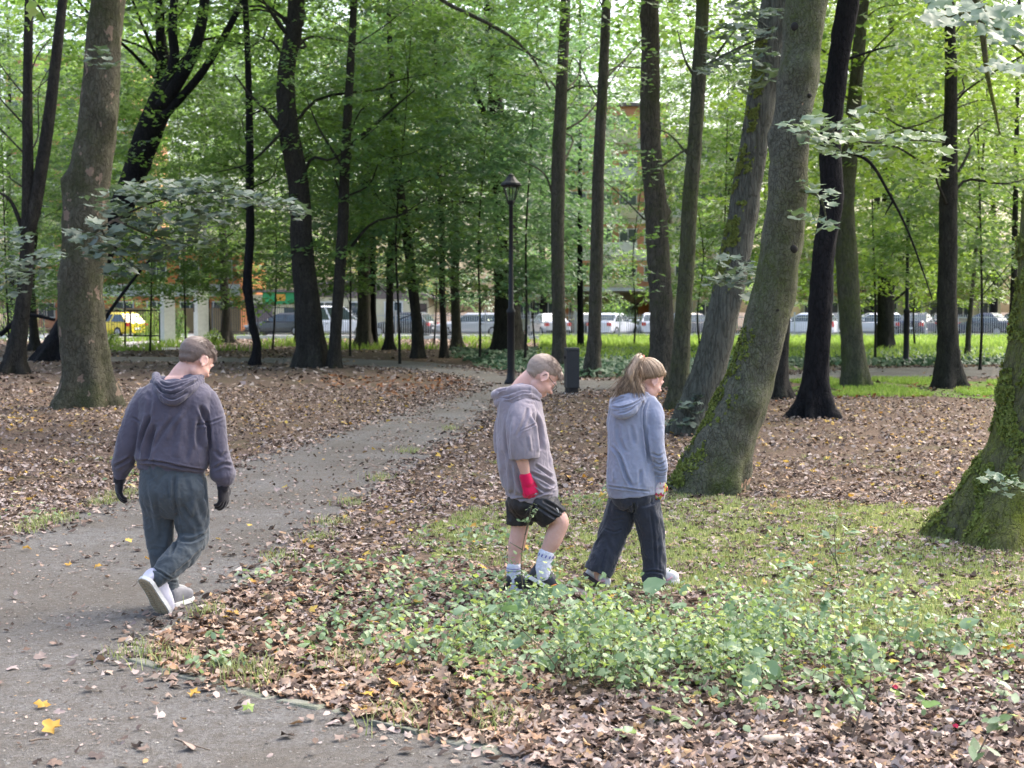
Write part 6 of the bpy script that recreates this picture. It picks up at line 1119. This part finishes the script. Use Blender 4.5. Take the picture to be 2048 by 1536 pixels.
fd = [([q(1296, 800, -.12), q(1288, 825, -.14), q(1290, 870, -.15)], .006, -.009), ([q(1290, 850, -.13), q(1295, 890, -.14), q(1300, 930, -.13)], .010, -.016), ([q(1222, 892, -.13), q(1240, 915, -.16), q(1252, 950, -.16), q(1262, 972, -.15)], .008, -.013), ([q(1236, 850, -.15), q(1240, 880, -.16), q(1250, 905, -.16)], .010, -.007), ([q(1262, 850, -.15), q(1270, 890, -.16)], .011, -.006), ([q(1216, 973, -.08), q(1240, 976, -.15), q(1270, 980, -.15), q(1300, 983, -.12)], .005, -.008), ([q(1304, 905, -.12), q(1316, 912, -.13), q(1328, 905, -.1)], .006, -.007), ([q(1306, 922, -.11), q(1318, 930, -.12), q(1330, 922, -.1)], .006, -.008), ([q(1308, 937, -.1), q(1322, 943, -.11), q(1333, 938, -.08)], .005, -.008), ([q(1312, 950, -.09), q(1322, 952, -.1), q(1332, 950, -.07)], .004, -.006), ([q(1282, 940, -.15), q(1280, 970, -.15)], .01, -.006), ([q(1228, 940, -.15), q(1230, 965, -.15)], .01, .005)]
hood3 = cloth("hoodie", [tors, sr, sl], .005, fd, M_h3, p3, .003, .12, seed=31)
hb = hoodtubes(F3, [([(1300, 796, -.02), (1284, 790, -.07), (1255, 796, -.12), (1230, 806, -.09), (1232, 798, .02), (1255, 788, .06)], [6, 9, 11, 10, 9, 7]), ([(1290, 798, -.07), (1276, 802, -.11), (1250, 814, -.15), (1228, 816, -.10), (1228, 808, .02)], [6, 9, 12, 10, 8]), ([(1278, 808, -.12), (1262, 822, -.15), (1244, 828, -.155), (1228, 824, -.11)], [7, 10, 11, 8]), ([(1270, 800, -.05), (1248, 806, -.06)], [18, 14])])
cloth("hood", hb, .005, [([q(1288, 796, -.14), q(1268, 808, -.18), q(1240, 816, -.19), q(1222, 814, -.14)], .0045, -.008), ([q(1278, 806, -.17), q(1258, 822, -.2), q(1234, 828, -.18)], .0045, -.006), ([q(1224, 806, -.16), q(1238, 798, -.16), q(1250, 794, -.16)], .005, -.007)], M_h3, hood3, .0015, .06, it=5, seed=33)
tr = [F3.torso([(972, 1266, 44, .13, 0), (992, 1266, 46, .13, 0), (1008, 1267, 38, .11, 0), (1020, 1268, 22, .06, 0)], 32), collar_sleeve(F3, [(1290, 1005, -.03, 30), (1299, 1045, -.01, 28), (1306, 1090, .0, 25.5), (1309, 1130, .0, 24), (1308, 1156, .0, 25), (1308, 1162, .0, 25)], .03), collar_sleeve(F3, [(1246, 1005, .04, 32), (1235, 1045, .05, 31), (1220, 1085, .04, 29), (1206, 1120, .01, 29), (1195, 1146, .0, 29)], .03)]
cloth("trousers", tr, .005, [([q(1226, 1020, -.12), q(1250, 1024, -.12), q(1268, 1012, -.14)], .008, -.007), ([q(1226, 1045, -.08), q(1248, 1040, -.09)], .007, -.006), ([q(1302, 1020, -.13), q(1308, 1080, -.09), q(1312, 1140, -.09)], .007, -.005), ([q(1268, 1008, -.15), q(1270, 1030, -.1)], .008, -.014), ([q(1290, 1148, -.09), q(1310, 1144, -.09), q(1328, 1148, -.07)], .006, -.008), ([q(1212, 1100, -.08), q(1200, 1145, -.09)], .010, -.006), ([q(1208, 1060, -.07), q(1230, 1066, -.08), q(1244, 1060, -.06)], .006, -.005)], M_p3, p3, .0035, .10, seed=37, it=7)
gm3, nt, b_, out = new_mat("glove_floral"); b_.inputs['Roughness'].default_value = .8; vn = nt.nodes.new("ShaderNodeTexVoronoi"); vn.inputs['Scale'].default_value = 62; tc = nt.nodes.new("ShaderNodeTexCoord"); nt.links.new(tc.outputs['Object'], vn.inputs['Vector']); sp = nt.nodes.new("ShaderNodeSeparateColor"); nt.links.new(vn.outputs['Color'], sp.inputs[0])
nt.links.new(ramp(nt, sp.outputs[0], [(0, (.75, .68, .66)), (.25, (.72, .48, .05)), (.40, (.70, .62, .60)), (.58, (.50, .04, .10)), (.72, (.10, .30, .08)), (.84, (.74, .52, .60))], 'CONSTANT'), b_.inputs['Base Color'])
for w_, hh in ((w3, h3), (wl3, hl3)):
    dd = np.array(hh['d'], float); dd /= np.linalg.norm(dd); V, N, Q = fuse(hand(w_, **hh, extra=.0022) + [tube([w_ - dd * .008, w_ + dd * .02], [.030, .029], 16, 6)], .0035, 3); add_mesh("glove", V, Q, gm3, p3, True)
M_sh3 = simple("trainer_white_knit", (.72, .72, .72), .75, (.66, .60, .62), 25, .5, 200, .003); M_pink = simple("trainer_pink", (.75, .42, .48), .6); M_so3 = simple("outsole_dark", (.05, .035, .035), .8)
shoe(q(1166, 1152, .0), q(1211, 1183, -.0), (-.60, -.10, -.78), w=.044, mat=M_sh3, msole=(M_so3,), parent=p3, h=.08, accents=[(M_pink, .55, .72, .03, .05, -1, .010)])
gz = q(1296, 1176, .0); gz[2] = .006; tz = q(1357, 1172, .04); tz[2] = .006; shoe(gz, tz, (0, 0, -1), w=.044, mat=M_sh3, msole=(M_so1,), parent=p3, h=.072, accents=[(M_pink, .55, .72, .03, .05, -1, .006)])
# ================================================================== foreground plants
L_pl = leafm("plant_leaf", [(.04, .075, .025), (.12, .20, .09), (.22, .32, .17), (.08, .13, .06), (.28, .37, .17), (.17, .26, .15), (.34, .42, .24), (.14, .23, .13)], .35, .4, (.3, .45, .1), .4)
L_py = leafm("plant_leaf_yellow_green", [(.28, .38, .08), (.36, .46, .12), (.22, .34, .08), (.42, .44, .14)], .4, .45, (.4, .5, .1))
L_big = leafm("broad_leaf", [(.18, .27, .15), (.24, .33, .19)], .3, .4, (.2, .4, .1), .4)
M_stem = simple("plant_stem", (.10, .12, .05), .8, (.14, .09, .06), 8); M_twig = simple("dry_twig", (.10, .07, .05), .9, (.17, .13, .10), 9)
PL = [(720, 1280), (770, 1235), (860, 1205), (960, 1185), (1010, 1222), (1110, 1225), (1240, 1215), (1340, 1225), (1480, 1215), (1560, 1260), (1700, 1330), (1850, 1290), (1960, 1330), (2120, 1340), (2120, 1500), (1900, 1490), (1650, 1480), (1500, 1440), (1300, 1420), (1150, 1370), (1000, 1330), (880, 1345), (770, 1330)]
r = np.random.default_rng(200); n = 60000; Y = np.sqrt(r.uniform(5.0 ** 2, 9.6 ** 2, n)); X = Y * r.uniform(-.15, .42, n)
k = in_px(X, Y, PL); W = np.column_stack([X, Y]); pat = wav(W, .75, 201) + .9 * wav(W, .28, 202); px, py = to_px(X, Y)
edge = np.clip((px - 640) / 350, .10, 1) * np.clip(1.35 - np.abs(py - 1310) / 190, .25, 1) * np.clip((2050 - px) / 500, .22, 1); k &= (pat > .55 - edge * 1.0) & (r.random(n) < .085 * edge + .008) & ~in_poly(X, Y, PATH_L); X, Y, pat = X[k], Y[k], pat[k]
hgt = np.clip(.04 + .12 * r.random(len(X)) ** 1.5 + .08 * pat, .03, .34) * np.clip((to_px(X, Y)[0] - 500) / 500, .5, 1.05)
def stems(X, Y, H, seed, nl, size, shape, mat, matname, lean=.3):
    r = np.random.default_rng(seed); n = len(X); B = np.column_stack([X, Y, X * 0]); d = np.column_stack([r.normal(0, lean, n), r.normal(0, lean, n), np.ones(n)]) * H[:, None]
    u = r.uniform(.25, 1.0, (n, nl)); C = B[:, None] + d[:, None] * u[..., None]; off = r.normal(0, .035, (n, nl, 3)) * [1, 1, .4]; C = (C + off * 1.2).reshape(-1, 3); C[:, 2] = np.maximum(C[:, 2], .02)
    N = np.column_stack([r.normal(0, .65, n * nl), r.normal(-.2, .65, n * nl), np.ones(n * nl)]); ad = off.reshape(-1, 3); s_ = np.column_stack([np.full(n, .0016), X * 0, X * 0]); T = np.stack([B - s_, B + s_, B + d * .98], 1).reshape(-1, 3)
    return (C, N, ad), (T, np.arange(3 * n).reshape(-1, 3))
(C, N, ad), st = stems(X, Y, hgt, 203, 6, .04, OVAL, L_pl, '')
m = r.random(len(C)); mb = MB(); mb.add(*leaf_shape(OVAL, C[m < .86], N[m < .86], .031 * (1 + .45 * wav(C[m < .86], .5, 208)).clip(.5, 1.7), 204, .3)); tag(mb.build("undergrowth", L_pl), kind='stuff')
yk = (m >= .78) & (wav(C[:, :2], .7, 205) > .1); tag(add_mesh("yellow_green_undergrowth", *leaf_shape(OVAL, C[yk], N[yk], .048, 206, .3), L_py), kind='stuff')
bk = (m >= .93) & ~yk; tag(add_mesh("broadleaf_undergrowth", *leaf_shape(BROAD, C[bk], N[bk], .085, 207, .25), L_big), kind='stuff')
tag(add_mesh("undergrowth_stems", *st, M_stem), kind='stuff')
r = np.random.default_rng(260); n = 250; U = r.normal(1330, 290, n); W_ = r.normal(1320, 60, n); kk = (U > 760) & (U < 1900) & (W_ > 1255 + 45 * (np.abs(U - 1260) < 150)) & (W_ < 1440); b = np.array([G(u, w) for u, w in zip(U[kk], W_[kk])]); (C, N, ad), st = stems(b[:, 0], b[:, 1], r.uniform(.14, .44, len(b)), 261, 22, .04, OVAL, L_pl, '', .22)
m = r.random(len(C)) < .72; tag(add_mesh("upright_undergrowth", *leaf_shape(OVAL, C[m], N[m], .036, 262, .3), L_pl), kind='stuff'); tag(add_mesh("yellow_green_undergrowth", *leaf_shape(OVAL, C[~m], N[~m], .036, 263, .3), L_py), kind='stuff'); tag(add_mesh("undergrowth_stems", *st, M_stem), kind='stuff')
# sparse weeds elsewhere
r = np.random.default_rng(210); X = []; Y = []
for (u, w, s_, c_) in [(800, 1190, .3, 22), (900, 1170, .3, 40), (1000, 1090, .22, 26), (1210, 1000, .3, 14), (650, 1150, .3, 24), (700, 1280, .3, 40), (1700, 1120, .4, 18), (2010, 1300, .3, 30), (60, 1040, .25, 12), (270, 960, .2, 6), (1480, 1370, .4, 30), (450, 1330, .12, 8)]:
    c = G(u, w); X.append(c[0] + r.normal(0, s_, c_)); Y.append(c[1] + r.normal(0, s_, c_))
X, Y = np.concatenate(X), np.concatenate(Y); (C, N, ad), st = stems(X, Y, r.uniform(.04, .12, len(X)), 211, 6, .04, OVAL, L_pl, ''); tag(add_mesh("ground_weeds", *leaf_shape(OVAL, C, N, .048, 212, .3), L_pl), kind='stuff')
def plant(name, lab, base_px, stem_px, dleaf, mat, size, shape, clusters, seed, dy=0.0, r0=.004, ang=.35, group=None, stemmat=None):
    b = G(*base_px); D = b[1]; root = empty(name, tuple(b), lab, "plant", group); mb = MB()
    for s in stem_px: mb.add(*tube([np.array([b[0], b[1], 0])] * 0 + [P(x, y, D) if i or s[0] != base_px else b for i, (x, y) in enumerate(s)], np.linspace(r0, r0 * .4, len(s)), 6, max(8, 4 * len(s)), round_caps=False))
    mb.build("stem", stemmat or M_stem, root, True); r = np.random.default_rng(seed); Cs = []
    for (x, y, rx, ry, n) in clusters:
        for _ in range(n): Cs.append(P(x + r.normal(0, rx * .6), y + r.normal(0, ry * .6), D + r.normal(0, .05)))
    C = np.array(Cs); N = np.column_stack([r.normal(0, ang, len(C)), r.normal(-.2, ang, len(C)), np.ones(len(C))]); add_mesh("foliage", *leaf_shape(shape, C, N, size, seed + 1, .2), mat, root); return root
plant("sapling", "spindly sapling with pale leaflets in front of the shorts of the boy with glasses", (1050, 1215), [[(1050, 1215), (1042, 1130), (1050, 1070), (1064, 1010)], [(1050, 1070), (1062, 1035), (1078, 1016)], [(1046, 1100), (1020, 1085)]], 0, L_pl, .030, OVAL, [(1050, 1040, 16, 4, 12), (1066, 1015, 8, 10, 8), (1062, 1030, 8, 8, 5), (1020, 1110, 22, 20, 16), (1048, 1120, 14, 26, 14), (1000, 1140, 24, 16, 14), (1030, 1160, 22, 14, 14)], 221)
plant("sapling", "taller blue green sapling standing alone on the grass at the right", (1686, 1250), [[(1686, 1250), (1684, 1190), (1672, 1120), (1668, 1030)], [(1684, 1190), (1640, 1160)], [(1684, 1185), (1590, 1140)], [(1676, 1130), (1650, 1080)]], 0, L_big, .065, OVAL, [(1668, 1035, 14, 8, 6), (1645, 1072, 18, 10, 7), (1700, 1060, 20, 8, 6), (1600, 1135, 36, 8, 10), (1580, 1170, 36, 14, 14), (1650, 1200, 30, 14, 12), (1560, 1210, 30, 14, 12), (1640, 1235, 30, 8, 8), (1620, 1130, 14, 8, 4)], 223)
plant("broadleaf_plant", "low plant with large round pale leaves in front of the girl's shoes", (1300, 1265), [[(1300, 1265), (1302, 1215), (1306, 1175)], [(1300, 1265), (1260, 1195)], [(1300, 1265), (1340, 1230), (1358, 1212)], [(1300, 1265), (1280, 1225), (1270, 1212)], [(1300, 1265), (1330, 1250)], [(1300, 1265), (1270, 1190), (1232, 1185)]], 0, L_big, .105, BROAD, [(1306, 1172, 2, 2, 1), (1232, 1184, 3, 2, 1), (1272, 1212, 2, 2, 1), (1358, 1212, 3, 2, 1), (1335, 1248, 3, 2, 1), (1365, 1255, 3, 2, 1), (1120, 1182, 3, 2, 1), (1250, 1190, 2, 2, 1)], 225)
plant("broadleaf_plant", "plant with big drooping ovate leaves low at the front of the undergrowth", (1330, 1450), [[(1330, 1450), (1325, 1425)], [(1330, 1450), (1290, 1428)]], 0, L_pl, .11, BROAD, [(1320, 1422, 3, 2, 1), (1295, 1440, 8, 3, 2), (1345, 1440, 8, 4, 1)], 227)
plant("bramble_cane", "arching green bramble cane rising from the undergrowth left of centre", (1140, 1400), [[(1140, 1400), (1110, 1330), (1055, 1270), (1010, 1235)], [(1110, 1330), (1140, 1290)]], 0, L_pl, .05, OVAL, [(1080, 1300, 30, 20, 14), (1030, 1255, 20, 14, 8), (1140, 1290, 12, 10, 6)], 229)
plant("bramble_cane", "long thin brown cane leaning out of the undergrowth toward the right", (1700, 1490), [[(1700, 1490), (1722, 1420), (1740, 1370), (1742, 1320)], [(1722, 1420), (1690, 1370), (1600, 1325)]], 0, L_pl, .05, OVAL, [(1740, 1330, 14, 10, 5), (1700, 1400, 30, 14, 10), (1640, 1345, 26, 10, 8)], 231, stemmat=M_twig)
plant("sapling", "dull leafed sapling leaning at the bottom right corner", (1920, 1570), [[(1920, 1570), (1960, 1500), (1990, 1440), (2010, 1380)]], 0, L_pl, .06, OVAL, [(1990, 1440, 24, 20, 12), (2010, 1390, 20, 14, 8), (1960, 1500, 22, 16, 8)], 233, stemmat=M_twig)
# flowers
def flower(lab, px, py, col, size, seed, n=9, base=None):
    D = G(px, py + 22)[1]; c = P(px, py, D); root = empty("rose_flower", (c[0], c[1], 0), lab, "flower"); r = np.random.default_rng(seed)
    add_mesh("stem", *tube([(c[0] + .02, c[1], 0), (c[0] + .01, c[1], c[2] * .5), c], [.003, .0025, .002], 6, 8), M_stem, root)
    a = r.uniform(0, 6.28, n); C = c + np.column_stack([np.cos(a), np.sin(a), a * 0 + .4]) * size * .35; N = np.column_stack([np.cos(a), np.sin(a) - .6, a * 0 + .8]); add_mesh("petals", *leaf_shape(BROAD, C, N, size, seed, .5), col, root)
M_pk = simple("petal_pink", (.75, .36, .46), .6, (.78, .5, .55), 60); M_rd = simple("petal_red", (.65, .02, .07), .6)
flower("pink rose bloom left of the boy's white sock", 957, 1151, M_pk, .030, 241); flower("pink rose cluster on the grass right of the girl's shoes", 1470, 1170, M_pk, .024, 242); flower("second pale pink rose just right of the pink cluster", 1488, 1175, M_pk, .022, 243)
flower("red bloom touching the boy's black shoe", 1020, 1196, M_rd, .032, 244); flower("small red bloom just below the boy's black shoe", 1014, 1210, M_rd, .022, 245); flower("small crimson bloom in the undergrowth at the right", 1790, 1374, M_rd, .020, 246); flower("tiny red bloom near the bottom right corner", 1912, 1452, M_rd, .018, 247)
# fallen twigs and a log
def twig(lab, pts, rr, group=None, mat=None, name="fallen_twig"):
    q_ = [G(x, y, .02) for x, y in pts]; c = np.mean(q_, axis=0); o = add_mesh(name, *[t for t in tube(np.array(q_) - [c[0], c[1], 0], np.linspace(rr, rr * .5, len(q_)), 7, 14)], mat or M_twig, None, True); o.location = (c[0], c[1], 0); tag(o, lab, "twig", group); return o
twig("pale short birch log lying at the front edge of the undergrowth", [(1530, 1482), (1590, 1475), (1600, 1474)], .022, mat=simple("birch_bark", (.50, .42, .33), .85, (.25, .18, .13), 20), name="fallen_log")['category'] = "log"
twig("thin forked dark twig on the near gravel path", [(350, 1478), (385, 1490), (420, 1500)], .004); twig("short straight dark twig on the path at the far left", [(60, 1482), (80, 1478), (98, 1479)], .004)
twig("long dry stick lying among leaves right of the sapling", [(1700, 1222), (1780, 1248), (1850, 1290)], .006); twig("dry stick beside the longer one at the right", [(1830, 1250), (1900, 1285), (1960, 1300)], .005); twig("crooked stick across the leaves below the right grass", [(1680, 1310), (1760, 1325), (1860, 1322), (1930, 1335)], .005)
# single bright leaves on the gravel
for i, (u, w, s_, lb) in enumerate([(52, 1097, .10, "yellow leaf on the gravel left of the walking boy"), (138, 1127, .07, "small orange leaf on the gravel near the left edge"), (196, 1133, .08, "pale yellow leaf nearest the walking boy's raised shoe"), (85, 1408, .09, "flat yellow leaf at the bottom left of the path"), (106, 1458, .11, "folded yellow leaf lowest on the path at the left"), (495, 1417, .06, "upright pale green leaf near the paths' corner"), (385, 1385, .10, "orange yellow leaf on the near kerb line"), (738, 1421, .12, "large golden leaf right of the near kerb")]):
    c = G(u, w, .02); V, F = leaf_shape(LOBED, np.zeros((1, 3)), np.array([[.1, -.35, 1.]]), s_ * .75, 500 + i, .5); V[:, 2] -= V[:, 2].min(); o = add_mesh("fallen_leaf", V, F, M_yel if i != 5 else L_py); o.location = (c[0], c[1], .008); tag(o, lb, "leaf", "single bright leaves on the path")
